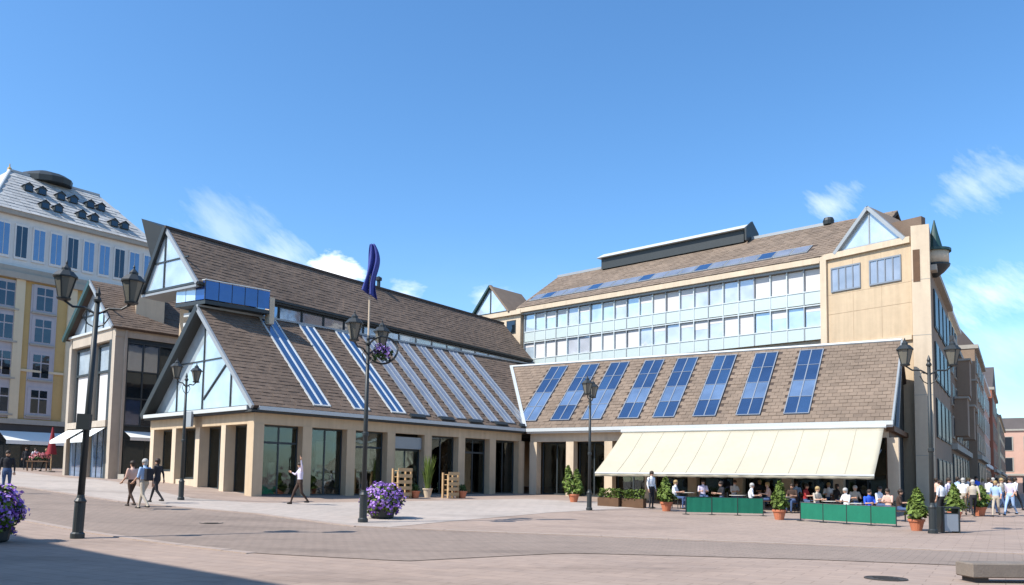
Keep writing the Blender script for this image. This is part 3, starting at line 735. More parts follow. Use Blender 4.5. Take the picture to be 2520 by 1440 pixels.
# ---------------------------------------------------------------- office block with glazed front
OT = 15.2; OB = 10.2
FR_ = atz(2020, 650, OT); FL_ = atz(1290, 770, OT)
off = thing('office_block', 'tall office block with two rows of glass and pale panels under a tan roof', 'building', g3(FR_.x, FR_.y))
OF = wallf(FL_, FR_, 0); OL = OF.L
MB().box(OF, -.2, OL, 0, OT - .02, -9, -.26).build('wall', 'concrete_pale', off)
MB().box(OF, -.6, OL + .02, OT, OT + .38, -.6, .32).build('eaves_band', 'concrete_pale', off)
MB().box(OF, -.6, OL + .02, OT - .16, OT - .005, -.3, .1).build('eaves_soffit', 'zinc', off)
HH = OT - .16 - 10.55
zz = [10.55, 10.55 + .17 * HH, 10.55 + .19 * HH, 10.55 + .47 * HH, 10.55 + .50 * HH, 10.55 + .67 * HH, 10.55 + .69 * HH, 10.55 + .985 * HH]
n = 22; cw = OL / n
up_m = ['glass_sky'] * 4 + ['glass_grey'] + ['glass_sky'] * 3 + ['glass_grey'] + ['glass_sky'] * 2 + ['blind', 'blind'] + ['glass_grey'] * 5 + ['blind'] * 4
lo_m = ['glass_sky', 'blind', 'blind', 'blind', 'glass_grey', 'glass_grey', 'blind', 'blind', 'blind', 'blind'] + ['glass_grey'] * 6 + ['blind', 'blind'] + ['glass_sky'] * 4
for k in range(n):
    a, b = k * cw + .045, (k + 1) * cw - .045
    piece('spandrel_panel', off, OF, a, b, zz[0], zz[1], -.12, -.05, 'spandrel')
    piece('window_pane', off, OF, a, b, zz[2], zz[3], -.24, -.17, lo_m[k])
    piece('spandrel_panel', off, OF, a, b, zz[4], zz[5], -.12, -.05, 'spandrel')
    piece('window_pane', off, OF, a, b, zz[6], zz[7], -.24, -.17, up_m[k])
    for r in (0, 1):      # half drawn blinds behind frames
        if (up_m if r else lo_m)[k] in ('glass_grey', 'glass_sky') and random.random() < .45:
            z1 = zz[7 if r else 3]; z0 = z1 - random.uniform(.25, .6); piece('blind', off, OF, a + .03, b - .03, z0, z1 - .03, -.169, -.16, 'blind')
for k in range(n + 1):
    piece('mullion', off, OF, k * cw - .03, k * cw + .03, zz[0], OT - .17, -.24, -.02, 'frame_pale' if k % 3 else 'zinc')
for z in (zz[1], zz[3], zz[5]):
    piece('transom', off, OF, 0, OL, z + .004, z + .07, -.13, -.015, 'frame_pale')
# roof
op = FR_ - OF.N * 5.2; op.z = 19.3
ev0 = OF.p(-.6, OT + .38, .34); ev1 = OF.p(OL + 3, OT + .38, .34)
OS = slope_frame(ev0, ev1, op)
MB().box(OS, 0, OS.L, 0, OS.H, -.2, 0).build('roof', 'roof_base', off)
tile_field(off, OS, OS.L, OS.H, 'tile_tan', tw=.5, th=.36, holes=[(.3, OL - .3, 1.15, 2.5)])
ns = 20
for k in range(ns):
    u0 = .5 + (OL - 1.0) * k / ns; u1 = .5 + (OL - 1.0) * (k + 1) / ns
    fo = MB().box(OS, u0 + .02, u1 - .02, 1.2, 2.45, .0, .06).build('roof_window', 'zinc', off)
    piece('pane', fo, OS, u0 + .09, u1 - .09, 1.3, 2.36, .062, .085, 'glass_blue' if k % 4 == 1 else 'glass_roof')
MB().bar(OS.p(0, OS.H, 0), OS.p(OS.L - 4.1, OS.H, 0), .4, .2).build('ridge_cap', 'zinc', off)
MB().lathe(OS.p(OS.L - 4.4, OS.H, .1), [(.1, -.2), (.34, -.15), (.38, .1), (.3, .3), (.05, .36)], 12).build('roof_cowl', 'metal_dark', off)
back = Fr(OS.p(0, 0, 0) - OF.N * 2 * (OS.H * abs(OS.V.dot(OF.N))), OS.U, (OS.V - OF.N * 2 * OS.V.dot(OF.N)), OS.N - OF.N * 2 * OS.N.dot(OF.N))
MB().box(back, 0, OS.L, 0, OS.H, -.2, 0).build('roof', 'roof_base', off)
# dark ridge lantern
la, lb = OS.p(0, OS.H, 0), OS.p(OS.L, OS.H, 0)
def on_ridge(px):
    best = None
    for k in range(400):
        p = la.lerp(lb, k / 399); d = abs(px_of(p)[0] - px)
        if best is None or d < best[0]: best = (d, p)
    return best[1]
def px_of(p):
    v = Vector(p) - Vector((0, 0, EYE)); cp, sp = math.cos(PITCH), math.sin(PITCH)
    z = v.y * cp + v.z * sp; y = -v.y * sp + v.z * cp; x = v.x
    x, y = x / z, y / z; c, s = math.cos(ROLL), math.sin(ROLL)
    return ((x * c + y * s) * FPX + 1260, 720 + SHIFT - (-x * s + y * c) * FPX)
r0, r1 = on_ridge(1492), on_ridge(1842)
LF_ = Fr(r0, (r1 - r0), (0, 0, 1), OF.N); LL = (r1 - r0).length
MB().box(LF_, 0, LL, -.3, .62, -.7, .7).build('lantern_side', 'metal_dark', off)
MB().poly(Fr(r0, OF.N, (0, 0, 1), (r1 - r0)), [(-1.0, .62), (1.0, .62), (0, 1.15)], -.3, LL + .2).build('lantern_roof', 'zinc_pale', off)
MB().poly(Fr(r1, OF.N, (0, 0, 1), (r1 - r0)), [(-1.0, -.3), (1.0, -.3), (1.02, .62), (0, 1.3), (-1.02, .62)], .21, .34).build('lantern_end', 'metal_dark', off)
# left end bay with its own small gable
gl0 = OF.p(-5.6, 0, .1); GLF = wallf(gl0, OF.p(-.3, 0, .1), 0)
MB().box(GLF, 0, GLF.L, 3, OT - .1, -3, 0).build('end_bay_wall', 'concrete_pale', off)
MB().box(GLF, -.2, GLF.L + .2, OT - .1, OT + .25, -3, .25).build('end_bay_cornice', 'concrete_pale', off)
gz0 = OT + .25
gable(off, Fr(GLF.p(.1, 0, .12), GLF.U, (0, 0, 1), GLF.N), 1.95, gz0, gz0 + 2.3, .0, (1.95,), (), 'glass_sky', w=.1)
MB().bar(GLF.p(-.15, gz0 - .02, .2), GLF.p(2.05, gz0 + 2.45, .2), .3, .16).build('end_bay_rake', 'metal_teal', off)
MB().bar(GLF.p(4.25, gz0 - .02, .2), GLF.p(2.05, gz0 + 2.45, .2), .3, .16).build('end_bay_rake', 'tile_tan', off)
sl = GLF.p(4.25, gz0, .2), GLF.p(2.05, gz0 + 2.45, .2)
MB().raw([sl[0], sl[1], sl[1] - GLF.N * 4, sl[0] - GLF.N * 4, GLF.p(-.15, gz0, .2), GLF.p(-.15, gz0, -3.8)], [(0, 1, 2, 3), (4, 1, 2, 5)]).build('end_bay_roof', 'tile_tan', off)
for u in (.6, 2.2, 3.8):
    fr = MB().box(GLF, u, u + 1.0, 13.6, 14.7, -.02, .04).build('window', 'frame_dark', off); piece('pane', fr, GLF, u + .08, u + .92, 13.68, 14.62, .042, .055, 'glass_dark')

# ---------------------------------------------------------------- stair tower
tw_r = atz(2244, 603, OT)
SF = wallf(FR_, tw_r, 0); SL = SF.L
tow = thing('stair_tower', 'sandy concrete stair tower with glass pediment, two high windows and tall slab pier', 'tower', g3(tw_r.x, tw_r.y))
MB().box(SF, .1, SL, 0, OT + .1, -1.1, .105).build('wall', 'concrete', tow)
for z0_, z1_ in ((7.5, 9.8), (10.05, 11.9), (11.92, 13.1), (13.1, 15.3)):
    cuts = [.5, SL * .38, SL * .69, SL - .01]
    for a_, b_ in zip(cuts, cuts[1:]): piece('wall_panel', tow, SF, a_ + .008, b_ - .008, z0_ + .008, z1_ - .008, .105, .12, 'concrete')
MB().box(SF, .02, SL, OT + .1, OT + .45, -1.0, .3).build('cornice', 'concrete_pale', tow)
piece('pilaster', tow, SF, .1, .5, 9.5, OT + .1, .12, .3, 'concrete_pale')
piece('string_course', tow, SF, .5, SL, 9.8, 10.05, .12, .28, 'concrete_pale')
for (p0, p1) in ((2046, 2118), (2140, 2218)):
    def uat(px):
        best = None
        for k in range(300):
            u = SL * k / 299; d = abs(px_of(SF.p(u, 14, .12))[0] - px)
            if best is None or d < best[0]: best = (d, u)
        return best[1]
    a, b = uat(p0), uat(p1)
    fo = MB()
    fo.box(SF, a, b, 13.25, 13.34, .121, .2).box(SF, a, b, 14.66, 14.75, .121, .2)
    nn = 4
    for k in range(nn + 1): u = a + (b - a - .06) * k / nn; fo.box(SF, u, u + .06, 13.34, 14.66, .121, .195)
    fr = fo.build('window', 'skylight_frame', tow)
    for k in range(nn):
        u = a + (b - a - .06) * k / nn; piece('pane', fr, SF, u + .065, u + (b - a - .06) / nn - .005, 13.345, 14.655, .125, .15, 'glass_roof')
# pediment
pa = uat(2062); pb = uat(2222)
PF = Fr(SF.p(pa, 0, .15), SF.U, (0, 0, 1), SF.N)
pz = OT + .45; ph = 17.75
gable(tow, PF, (pb - pa) / 2, pz, ph, -.1, ((pb - pa) / 2,), (), 'glass_pale', fm='zinc', w=.07)
cxx = (pb - pa) / 2
for u in (-.15, pb - pa + .15):
    MB().bar(PF.p(u, pz - .08, .0), PF.p(cxx, ph + .16, .0), .32, .2).build('pediment_rake', 'zinc', tow)
q0, q1, q2 = PF.p(-.15, pz, .1), PF.p(cxx, ph + .28, .1), PF.p(pb - pa + .15, pz, .1)
MB().raw([q0, q1, q2, q0 - SF.N * 3, q1 - SF.N * 4, q2 - SF.N * 1], [(0, 1, 4, 3), (1, 2, 5, 4)]).build('pediment_roof', 'tile_tan', tow)
# roof to the right of the pediment
MB().poly(Fr(SF.p(pb + .2, pz, -.8), SF.U, (0, 0, 1), SF.N), [(-2.5, 0), (SL - pb, 0), (SL - pb, 1.35), (-1.6, 1.35)], -.5, 0).build('upper_wall', 'tile_brown', tow)
# tall slab pier
pier0 = atY(2241, 558, 44.5); pier1 = Vector((atY(2286, 558, pier0.y - .45))); PZ = pier0.z
PRF = wallf(pier0, pier1, 0)
MB().box(PRF, 0, PRF.L, -.3, PZ, -1.6, .12).build('pier', 'concrete_pale', tow)
MB().box(PRF, .08, .42, 12.9, 14.7, .121, .14).build('slot_window', 'wood_brown', tow)
for z in (3.3, 6.6, 9.9, 13.0): MB().box(PRF, -.004, PRF.L + .004, z, z + .035, -1.6, .126).build('joint_line', 'plaster_grey', tow)
# side wall to the street
SD = Vector((.53, .848, 0)).normalized()
st0 = PRF.p(PRF.L, 0, -.2)
SW = Fr(Vector((st0.x, st0.y, 0)), SD, (0, 0, 1), (SD.y, -SD.x, 0))
MB().box(SW, .6, 12.8, -.3, 13.6, -.9, .0).build('side_wall', 'brick_side', tow)
MB().box(SW, .2, 12.9, 13.6, 13.9, -.9, .3).build('side_cornice', 'plaster_grey', tow)
for i, z in enumerate((1.0, 4.4, 7.6, 10.6)):
    for k in range(4):
        fr = MB().box(SW, 1.4 + k * 2.8, 3.4 + k * 2.8, z, z + 2.2, .0, .08).build('window', 'frame_dark', tow); piece('pane', fr, SW, 1.5 + k * 2.8, 3.3 + k * 2.8, z + .1, z + 2.1, .082, .1, 'glass_shade')
# round oriel high on the corner
oc = atY(2301, 640, pier0.y + .8)
MB().lathe((oc.x, oc.y, oc.z), [(.12, -1.0), (.45, -.75), (.74, -.42), (.78, -.3)], 18).build('oriel_base', 'metal_dark', tow, smooth=True)
MB().lathe((oc.x, oc.y, oc.z), [(.72, -.29), (.72, .42)], 18).build('oriel_body', 'concrete_pale', tow, smooth=True)
MB().lathe((oc.x, oc.y, oc.z), [(.84, .425), (.84, .56), (.5, .62)], 18).build('oriel_cap', 'metal_teal', tow)
MB().lathe((oc.x, oc.y, oc.z), [(.42, .62), (.2, 1.5), (.03, 2.3)], 14).build('oriel_spire', 'metal_teal', tow)

# ---------------------------------------------------------------- glazed bay between arcade and old house
K = atY(265, 1180, 50); BZ = 10.7
bayb = thing('corner_bay', 'narrow market bay with small glass gable and two tall pale windows', 'building', g3(K.x, K.y))
KF = Fr(Vector((K.x, K.y, 0)), Bp, (0, 0, 1), -A); KL = 7.5      # lit side
KS = Fr(Vector((K.x, K.y, 0)), A, (0, 0, 1), -Bp); KSL = 9.0     # shaded side
MB().box(KF, .5, KL - .02, .8, BZ - .05, -KSL, -.6).build('wall', 'concrete_grey', bayb)
for u, w in ((0, .45), (3.5, .36), (7.1, .4)): piece('column', bayb, KF, u, u + w, .6, BZ, -.62, .0, 'concrete_grey')
piece('beam', bayb, KF, .55, 7.0, BZ - .7, BZ, -.6, -.01, 'concrete_grey')
piece('beam', bayb, KF, .55, 7.0, 4.55, 4.95, -.6, .12, 'concrete_grey')
for (a, b) in ((.75, 3.3), (4.1, 6.9)):
    fo = MB(); fo.box(KF, a, a + .12, 5.0, 9.9, -.58, -.3).box(KF, b - .12, b, 5.0, 9.9, -.58, -.3).box(KF, a, b, 8.05, 8.2, -.58, -.31).box(KF, a, b, 9.78, 9.9, -.58, -.31)
    fr = fo.build('tall_window', 'frame_dark', bayb)
    piece('pane', fr, KF, a + .13, b - .13, 8.2, 9.78, -.5, -.42, 'glass_sky'); piece('pane', fr, KF, a + .13, b - .13, 5.0, 8.05, -.5, -.42, 'blind')
    shopfront(bayb, KF, a - .1, b, gnd(K.x, K.y) - .05, 4.5, -.2, 3, 'glass_mid')
    cn = MB().raw([KF.p(a, 4.5, 0), KF.p(b, 4.5, 0), KF.p(b, 3.75, 1.1), KF.p(a, 3.75, 1.1), KF.p(b, 3.55, 1.1), KF.p(a, 3.55, 1.1)], [(0, 1, 2, 3), (3, 2, 4, 5)]).build('shop_awning', 'canopy_white', bayb)
# shaded glazed side
fo = MB()
for k in range(6): fo.box(KS, .7 + k * 1.0, .78 + k * 1.0, 4.6, 9.9, -.05, .12)
for z in (4.6, 6.3, 8.0, 9.8): fo.box(KS, .7, 5.78, z, z + .09, -.05, .11)
fr = fo.build('side_window', 'frame_dark', bayb)
for k in range(5):
    for i, (a, b) in enumerate(((4.7, 6.28), (6.4, 7.98), (8.1, 9.78))):
        piece('pane', fr, KS, .79 + k, 1.69 + k, a, b, .0, .05, 'glass_blue' if i == 2 and k < 2 else ('glass_dark' if (i + k) % 3 else 'glass_blue_deep'))
MB().box(KS, .02, KSL, 0.6, BZ, -.9, -.06).build('side_wall', 'frame_dark', bayb)
piece('column', bayb, KS, .56, .7, .6, BZ, -.05, .14, 'concrete_grey')
piece('beam', bayb, KS, .0, KSL, BZ - .55, BZ, -.05, .05, 'concrete_grey')
MB().raw([KS.p(.8, 4.3, .05), KS.p(5, 4.3, .05), KS.p(5, 3.9, 1.0), KS.p(.8, 3.9, 1.0), KS.p(5, 3.7, 1.0), KS.p(.8, 3.7, 1.0)], [(0, 1, 2, 3), (3, 2, 4, 5)]).build('shop_awning', 'canopy_white', bayb)
shopfront(bayb, KS, .8, 4.8, gnd(K.x, K.y) - .05, 3.8, .02, 3, 'glass_dark')
MB().box(KS, .5, 3.2, gnd(K.x, K.y) - .2, gnd(K.x, K.y) + .3, .2, 1.1).build('entrance_step', 'plaster_grey', bayb)
# gable roof
kz = BZ; ka = 14.15; e0 = KF.p(-.3, kz, .35); e1 = KS.p(KSL, kz, .3)
rr = KF.p(KL / 2, ka, .35)
KR = slope_frame(e0, e0 + A * (KSL + .4), rr); MB().box(KR, 0, KR.L, 0, KR.H, -.16, 0).build('roof', 'roof_base', bayb)
tile_field(bayb, KR, KR.L, KR.H, 'tile_brown')
eL = KF.p(KL + .3, kz, .35); KR2 = slope_frame(eL, eL + A * (KSL + .4), rr); MB().box(KR2, 0, KR2.L, 0, KR2.H, -.16, 0).build('roof', 'roof_base', bayb)
MB().box(KR, -.04, .06, -.05, KR.H + .02, -.16, .05).build('barge_board', 'zinc', bayb)
MB().box(KR2, -.06, .12, -.05, KR2.H + .02, -.24, .06).build('barge_board', 'metal_teal', bayb)
gable(bayb, Fr(KF.p(-.3, 0, 0), Bp, (0, 0, 1), -A), (KL + .6) / 2, kz, ka - .15, -.15, (2.6, 4.05, 5.5), ((12.0, 1, 7),), 'glass_sky', w=.1)
MB().box(KF, -.2, KL + .2, kz - .02, kz + .12, -.3, .12).build('cornice', 'zinc_pale', bayb)

# ---------------------------------------------------------------- old yellow town house on the left
P0 = atz(30, 525, 23.0); P1 = atz(376, 610, 23.0)
dr = (P1 - P0).normalized(); c0 = P0 - dr * 1.6
old = thing('town_house', 'old yellow town house with pale tiled mansard roof and blue attic windows', 'building', g3(c0.x, c0.y))
OH = Fr(Vector((c0.x, c0.y, 0)), dr, (0, 0, 1), (dr.y, -dr.x, 0)); OHL = 14.3
MB().box(OH, 0, OHL, 0, 17.6, -12, 0).build('wall', 'stucco_yellow', old)
MB().box(OH, -.25, OHL, 17.6, 18.1, -12, .45).build('cornice', 'plaster_grey', old)
MB().box(OH, -.15, OHL, 18.1, 18.6, -12, .25).build('cornice', 'plaster_grey', old)
MB().box(OH, .15, OHL, 18.6, 22.9, -11.8, -.2).build('attic_wall', 'plaster_white', old)
MB().box(OH, -.2, OHL, 22.9, 23.25, -12, .25).build('eaves', 'plaster_grey', old)
MB().box(OH, -.02, OHL, 1.0, 5.6, -12, .06).build('base_wall', 'stone_dark', old)
piece('string_course', old, OH, -.1, OHL, 5.6, 6.0, .0, .25, 'plaster_grey')
piece('string_course', old, OH, -.05, OHL, 10.0, 10.2, .0, .12, 'stucco_cream')
# pilasters
for u, w in ((-.05, .9), (2.2, .7), (6.4, .7), (11.0, .7)): piece('pilaster', old, OH, u, u + w, 6.0, 17.6, .0, .22, 'stucco_cream')
def hwin(u, z, w, h, lanes=2, arch=False):
    fo = MB().box(OH, u - w / 2 - .22, u + w / 2 + .22, z - .18, z + h + .25, .06, .1)
    fr = fo.build('window', 'plaster_lilac', old)
    for k in range(lanes):
        a = u - w / 2 + w * k / lanes + .05; b = u - w / 2 + w * (k + 1) / lanes - .05
        piece('pane', fr, OH, a, b, z, z + h * .62, .101, .12, 'glass_dark'); piece('pane', fr, OH, a, b, z + h * .68, z + h, .101, .12, 'glass_dark')
    MB().box(OH, u - w / 2 - .32, u + w / 2 + .32, z - .34, z - .19, .0, .26).build('sill', 'plaster_grey', fr)
    return fr
for u in (1.5, 4.5, 8.9, 12.9):
    piece('window_strip', old, OH, u - 1.05, u + 1.05, 6.1, 17.4, .0, .06, 'plaster_lilac')
    for z in (6.6, 9.6, 12.6, 15.3): hwin(u, z, 1.35, 1.9)
for k in range(10):
    u = 1.1 + k * 1.38
    fr = MB().box(OH, u - .52, u + .52, 19.3, 22.3, -.19, -.08).build('attic_window', 'plaster_white', old)
    for j in (-1, 1): piece('pane', fr, OH, u - .42 if j < 0 else u + .03, u - .03 if j < 0 else u + .42, 19.5, 22.1, -.079, -.06, 'glass_dark' if k % 3 == 1 else 'glass_blue_deep')
# mansard roof with hipped left end
a0, a1 = OH.p(-.2, 23.25, .3), OH.p(OHL, 23.25, .3); rdg = 28.4; back_ = 5.5
m0, m1 = OH.p(3.2, rdg, -back_), OH.p(OHL - 3.2, rdg, -back_)
b0 = OH.p(-.2, 23.25, -12); b1 = OH.p(OHL, 23.25, -12)
k0 = OH.p(3.2, rdg, -7.5); k1 = OH.p(OHL - 3.2, rdg, -7.5)
MB().raw([a0, a1, m1, m0, b0, b1, k0, k1], [(0, 1, 2, 3), (4, 0, 3, 6), (3, 2, 7, 6), (5, 4, 6, 7), (0, 4, 5, 1), (1, 5, 7, 2)]).build('roof', 'tile_light', old)
MS = slope_frame(a0, a1, m0 + dr * 3)
# tiles only inside the hipped outline
mb = MB(); th_ = .55; rows = int(MS.H / th_)
for j in range(rows):
    v0 = j * th_; hip = 3.4 * v0 / MS.H + .15
    nn = int((MS.L - 2 * hip) / .75)
    for i in range(nn):
        a = hip + i * .75 + (j % 2) * .37; b = a + .73; t = random.uniform(.03, .07)
        if b > MS.L - hip + .3: continue
        P = [MS.p(a, v0, t), MS.p(b, v0, t), MS.p(b, v0 + th_ + .06, .012), MS.p(a, v0 + th_ + .06, .012), MS.p(a, v0, 0), MS.p(b, v0, 0)]
        mb.raw(P, [(0, 1, 2, 3), (4, 5, 1, 0)])
mb.build('roof_tiles', 'tile_light', old, kind='stuff', recalc=False)
MB().tube([a0, m0], .14, 8).build('hip_tile', 'plaster_white', old)
MB().bar(m0, m1, .35, .2).build('ridge_cap', 'tile_light', old)
MB().lathe(m0, [(.2, -.1), (.16, .2), (.06, .3), (.03, .6)], 10).build('finial', 'stucco_yellow', old)
def dormer(u, v, w=.7, h=.75):
    p = MS.p(u, v, 0); F = Fr(p, dr, (0, 0, 1), OH.N)
    d = MB().poly(F, [(-w / 2, 0), (w / 2, 0), (w / 2, h * .7), (0, h), (-w / 2, h * .7)], -1.0, .22).build('dormer', 'frame_dark', old)
    piece('pane', d, F, -w * .38, w * .38, .06, h * .64, .221, .24, 'glass_dark')
    MB().raw([F.p(-w * .62, h * .62, .3), F.p(0, h * 1.06, .3), F.p(w * .62, h * .62, .3), F.p(-w * .62, h * .62, -1.2), F.p(0, h * 1.06, -1.2), F.p(w * .62, h * .62, -1.2)], [(0, 1, 4, 3), (1, 2, 5, 4)]).build('dormer_roof', 'roof_far', d)
for u in (4.0, 5.1, 6.7, 7.8, 9.3, 10.3): dormer(u, 4.3)
for u in (4.6, 5.7, 7.7, 8.8, 10.6, 11.6): dormer(u, 1.6)
MB().lathe(OH.p(6.3, rdg - .3, -6.2), [(1.7, 0), (1.75, .5), (1.3, .9), (.4, 1.3)], 14, 1.5, 1).build('roof_lantern', 'metal_dark', old)
# street-level shops
for u0, u1 in ((.8, 3.4), (4.0, 7.0), (7.6, 10.6), (11.2, 14.2)):
    shopfront(old, OH, u0, u1, gnd(c0.x, c0.y) - .1, 4.6, .08, 2, 'glass_dark')
MB().raw([OH.p(1.6, 5.0, .1), OH.p(7.4, 5.0, .1), OH.p(7.4, 4.2, 1.7), OH.p(1.6, 4.2, 1.7), OH.p(7.4, 3.9, 1.7), OH.p(1.6, 3.9, 1.7)], [(0, 1, 2, 3), (3, 2, 4, 5)]).build('shop_awning', 'canopy_white', old)
# neighbour further left, just entering the frame
nbh = thing('plain_house', 'plain cream house at the left edge beyond the yellow town house', 'building', g3(-66, 74))
NF = Fr(Vector((-62, 60, 0)), Vector((.35, .94, 0)), (0, 0, 1), Vector((.94, -.35, 0)))
MB().box(NF, 0, 26, 0, 14, -10, 0).build('wall', 'stucco_cream', nbh)
MB().poly(Fr(NF.p(0, 14, -10.4), NF.N, (0, 0, 1), NF.U), [(0, 0), (10.8, 0), (5.4, 4.4)], -.3, 26.3).build('roof', 'roof_far', nbh)
for k in range(7):
    for z in (3, 7, 10.5):
        fr = MB().box(NF, 1.5 + k * 3.5, 2.9 + k * 3.5, z, z + 2, 0, .06).build('window', 'plaster_white', nbh); piece('pane', fr, NF, 1.6 + k * 3.5, 2.8 + k * 3.5, z + .1, z + 1.9, .061, .08, 'glass_dark')

# ---------------------------------------------------------------- side street on the right
def street_house(name, label, F, u0, u1, z1, wallm, roofm, floors, bays, depth=9, roofh=2.5, frame='plaster_grey', ground='stone_dark', n0=0.0, gablef=False):
    root = thing(name, label, 'building', g3(F.p(u0, 0).x, F.p(u0, 0).y), 'houses along the side street')
    L = u1 - u0; z0 = gnd(F.p(u0, 0).x, F.p(u0, 0).y)
    G = Fr(F.p(u0, 0, n0), F.U, (0, 0, 1), F.N)
    MB().box(G, 0.02, L - .02, z0 - .6, z1, -depth, 0).build('wall', wallm, root)
    MB().box(G, -.05, L + .05, z1, z1 + .35, -depth, .3).build('cornice', frame, root)
    if gablef: MB().poly(Fr(G.p(0, z1 + .35, .1), F.U, (0, 0, 1), F.N), [(0, 0), (L, 0), (L / 2, roofh * 1.6)], -depth, 0).build('roof', roofm, root)
    else: MB().poly(Fr(G.p(0.02, z1 + .35, -depth), F.N, (0, 0, 1), F.U), [(0, 0), (depth, 0), (depth * .75, roofh), (depth * .25, roofh)], 0, L - .04).build('roof', roofm, root)
    MB().box(G, .0, L, z0 + 3.6, z0 + 4.0, 0.001, .35).build('string_course', frame, root)
    bw = L / bays; fh = (z1 - z0 - 4.2) / floors
    for i in range(bays):
        fr = MB().box(G, i * bw + bw * .15, i * bw + bw * .85, z0 + .1, z0 + 3.3, .002, .08).build('shop_window', 'frame_dark', root); piece('pane', fr, G, i * bw + bw * .2, i * bw + bw * .8, z0 + .3, z0 + 3.1, .081, .1, 'glass_shade')
        for j in range(floors):
            z = z0 + 4.4 + j * fh
            fr = MB().box(G, i * bw + bw * .24, i * bw + bw * .76, z, z + fh * .68, .002, .09).build('window', frame, root); piece('pane', fr, G, i * bw + bw * .3, i * bw + bw * .7, z + .12, z + fh * .68 - .12, .091, .11, 'glass_shade')
    return root
sh2 = street_house('street_house', 'dark brown street house with cream top storey beside the stair tower', SW, 13, 33, 11.6, 'brick_far', 'roof_far', 3, 6, roofh=.4)
for k, (u, z) in enumerate(((15, 5.2), (19, 8.4), (24, 5.4), (29, 8.0))): MB().box(SW, u, u + 2.2, z, z + 2.6, .0, .9).build('bay_window', 'brick_side', sh2); MB().box(SW, u - .1, u + 2.3, z + 2.6, z + 2.75, .0, 1.0).build('bay_cornice', 'plaster_grey', sh2)
street_house('street_house', 'tall brown street house with steep roof after the cream top storey', SW, 33.3, 51, 14.0, 'brick_side', 'roof_far', 4, 5, roofh=3.2, n0=.7)
MB().box(SW, 14, 31, 12.1, 15.0, -7, -.5).build('top_storey', 'stucco_cream', sh2)
MB().box(SW, 13.6, 31.4, 15.0, 15.3, -7.4, -.2).build('top_cornice', 'plaster_white', sh2)
for k in range(5): fr = MB().box(SW, 15 + k * 3.1, 16.6 + k * 3.1, 12.7, 14.5, -.5, -.42).build('top_window', 'frame_dark', sh2)
street_house('street_house', 'pink stucco house with dark roof further down the side street', SW, 51.4, 74, 13.5, 'pink_stucco', 'roof_far', 3, 6, n0=.5, frame='plaster_white')
street_house('street_house', 'red brick gabled house far down the side street', SW, 74.4, 96, 14.5, 'brick_red', 'roof_far', 3, 6, n0=.9, gablef=True)
street_house('street_house', 'pale cream house at the far end of the side street', SW, 96.4, 140, 12.5, 'stucco_cream', 'roof_far', 3, 9, n0=1.2)
ef0 = SW.p(150, 0, -4); EFd = Fr(Vector((ef0.x, ef0.y, 0)), (SD.y, -SD.x, 0), (0, 0, 1), -SD)
street_house('street_house', 'pale brown house closing the end of the side street', EFd, 0, 30, 13.5, 'pink_stucco', 'roof_far', 2, 8)
# house behind the photographer whose shade falls across the near left corner
hs = 15.0
t = Vector((TOSUN.x, TOSUN.y, 0)) / TOSUN.z
s0 = gp(590, 1420) + t * hs; s1 = gp(100, 1330) + t * hs
cd = (s0 - s1).normalized(); crn = s1 - cd * 9
SH_ = Fr(Vector((crn.x, crn.y, 0)), cd, (0, 0, 1), (-cd.y, cd.x, 0))
if SH_.N.x < 0: SH_.N = -SH_.N
shh = thing('corner_house', 'tall town house outside the left edge that shades the near corner of the square', 'building', g3(crn.x, crn.y))
MB().box(SH_, 0, 40, -.5, hs - .4, -10, 0).build('wall', 'stucco_cream', shh)
MB().box(SH_, -.1, 40, hs - .4, hs, -10.2, .0).build('cornice', 'plaster_grey', shh)
for k in range(11):
    for z in (1, 4.6, 8, 11.2):
        fr = MB().box(SH_, 1.2 + k * 3.5, 2.9 + k * 3.5, z, z + 2.2, 0.001, .05).build('window', 'plaster_white', shh); piece('pane', fr, SH_, 1.35 + k * 3.5, 2.75 + k * 3.5, z + .15, z + 2.05, .051, .07, 'glass_dark')

# ---------------------------------------------------------------- awning
aw0, aw1 = 6.55, LW - .35
awn = thing('awning', 'wide cream awning stretched out from the right wing over the cafe tables', 'awning', g3(*WF.p((aw0 + aw1) / 2, 0, 2).xy))
OUT, ZT, ZB = 3.65, 4.45, 2.12
def awp(u, t, lift=0): 
    sag = -.10 * math.sin(math.pi * t) + .025 * math.sin(u * 2.2) * math.sin(math.pi * t)
    return WF.p(u, ZT + (ZB - ZT) * t + sag + lift, .5 + OUT * t)
mb = MB(); nu, nv = 56, 12
for k in range(nu + 1):
    for j in range(nv + 1): mb.v.append(awp(aw0 + (aw1 - aw0) * k / nu, j / nv))
mb.f = [(k * (nv + 1) + j, (k + 1) * (nv + 1) + j, (k + 1) * (nv + 1) + j + 1, k * (nv + 1) + j + 1) for k in range(nu) for j in range(nv)]
fab = mb.build('fabric', 'awning', awn, smooth=True)
sm = fab.modifiers.new('thickness', 'SOLIDIFY'); sm.thickness = .012
mb = MB()
for k in range(nu + 1):
    u = aw0 + (aw1 - aw0) * k / nu; w = .02 * math.sin(k * 1.7); p = WF.p(u, ZB, .5 + OUT); q = WF.p(u, ZB - .2 - .015 * math.sin(k * 2.1), .5 + OUT + w)
    mb.v += [p, q]
mb.f = [(2 * k, 2 * k + 2, 2 * k + 3, 2 * k + 1) for k in range(nu)]
mb.build('valance', 'awning', awn, smooth=True).modifiers.new('thickness', 'SOLIDIFY').thickness = .01
for k in range(1, 11):
    u = aw0 + (aw1 - aw0) * k / 11; MB().tube([awp(u, j / 10, .012) for j in range(11)], .012, 5).build('seam', 'awning', awn)
MB().tube([WF.p(aw0, ZB - .03, .48 + OUT), WF.p(aw1, ZB - .03, .48 + OUT)], .05, 8).build('front_bar', 'zinc_pale', awn)
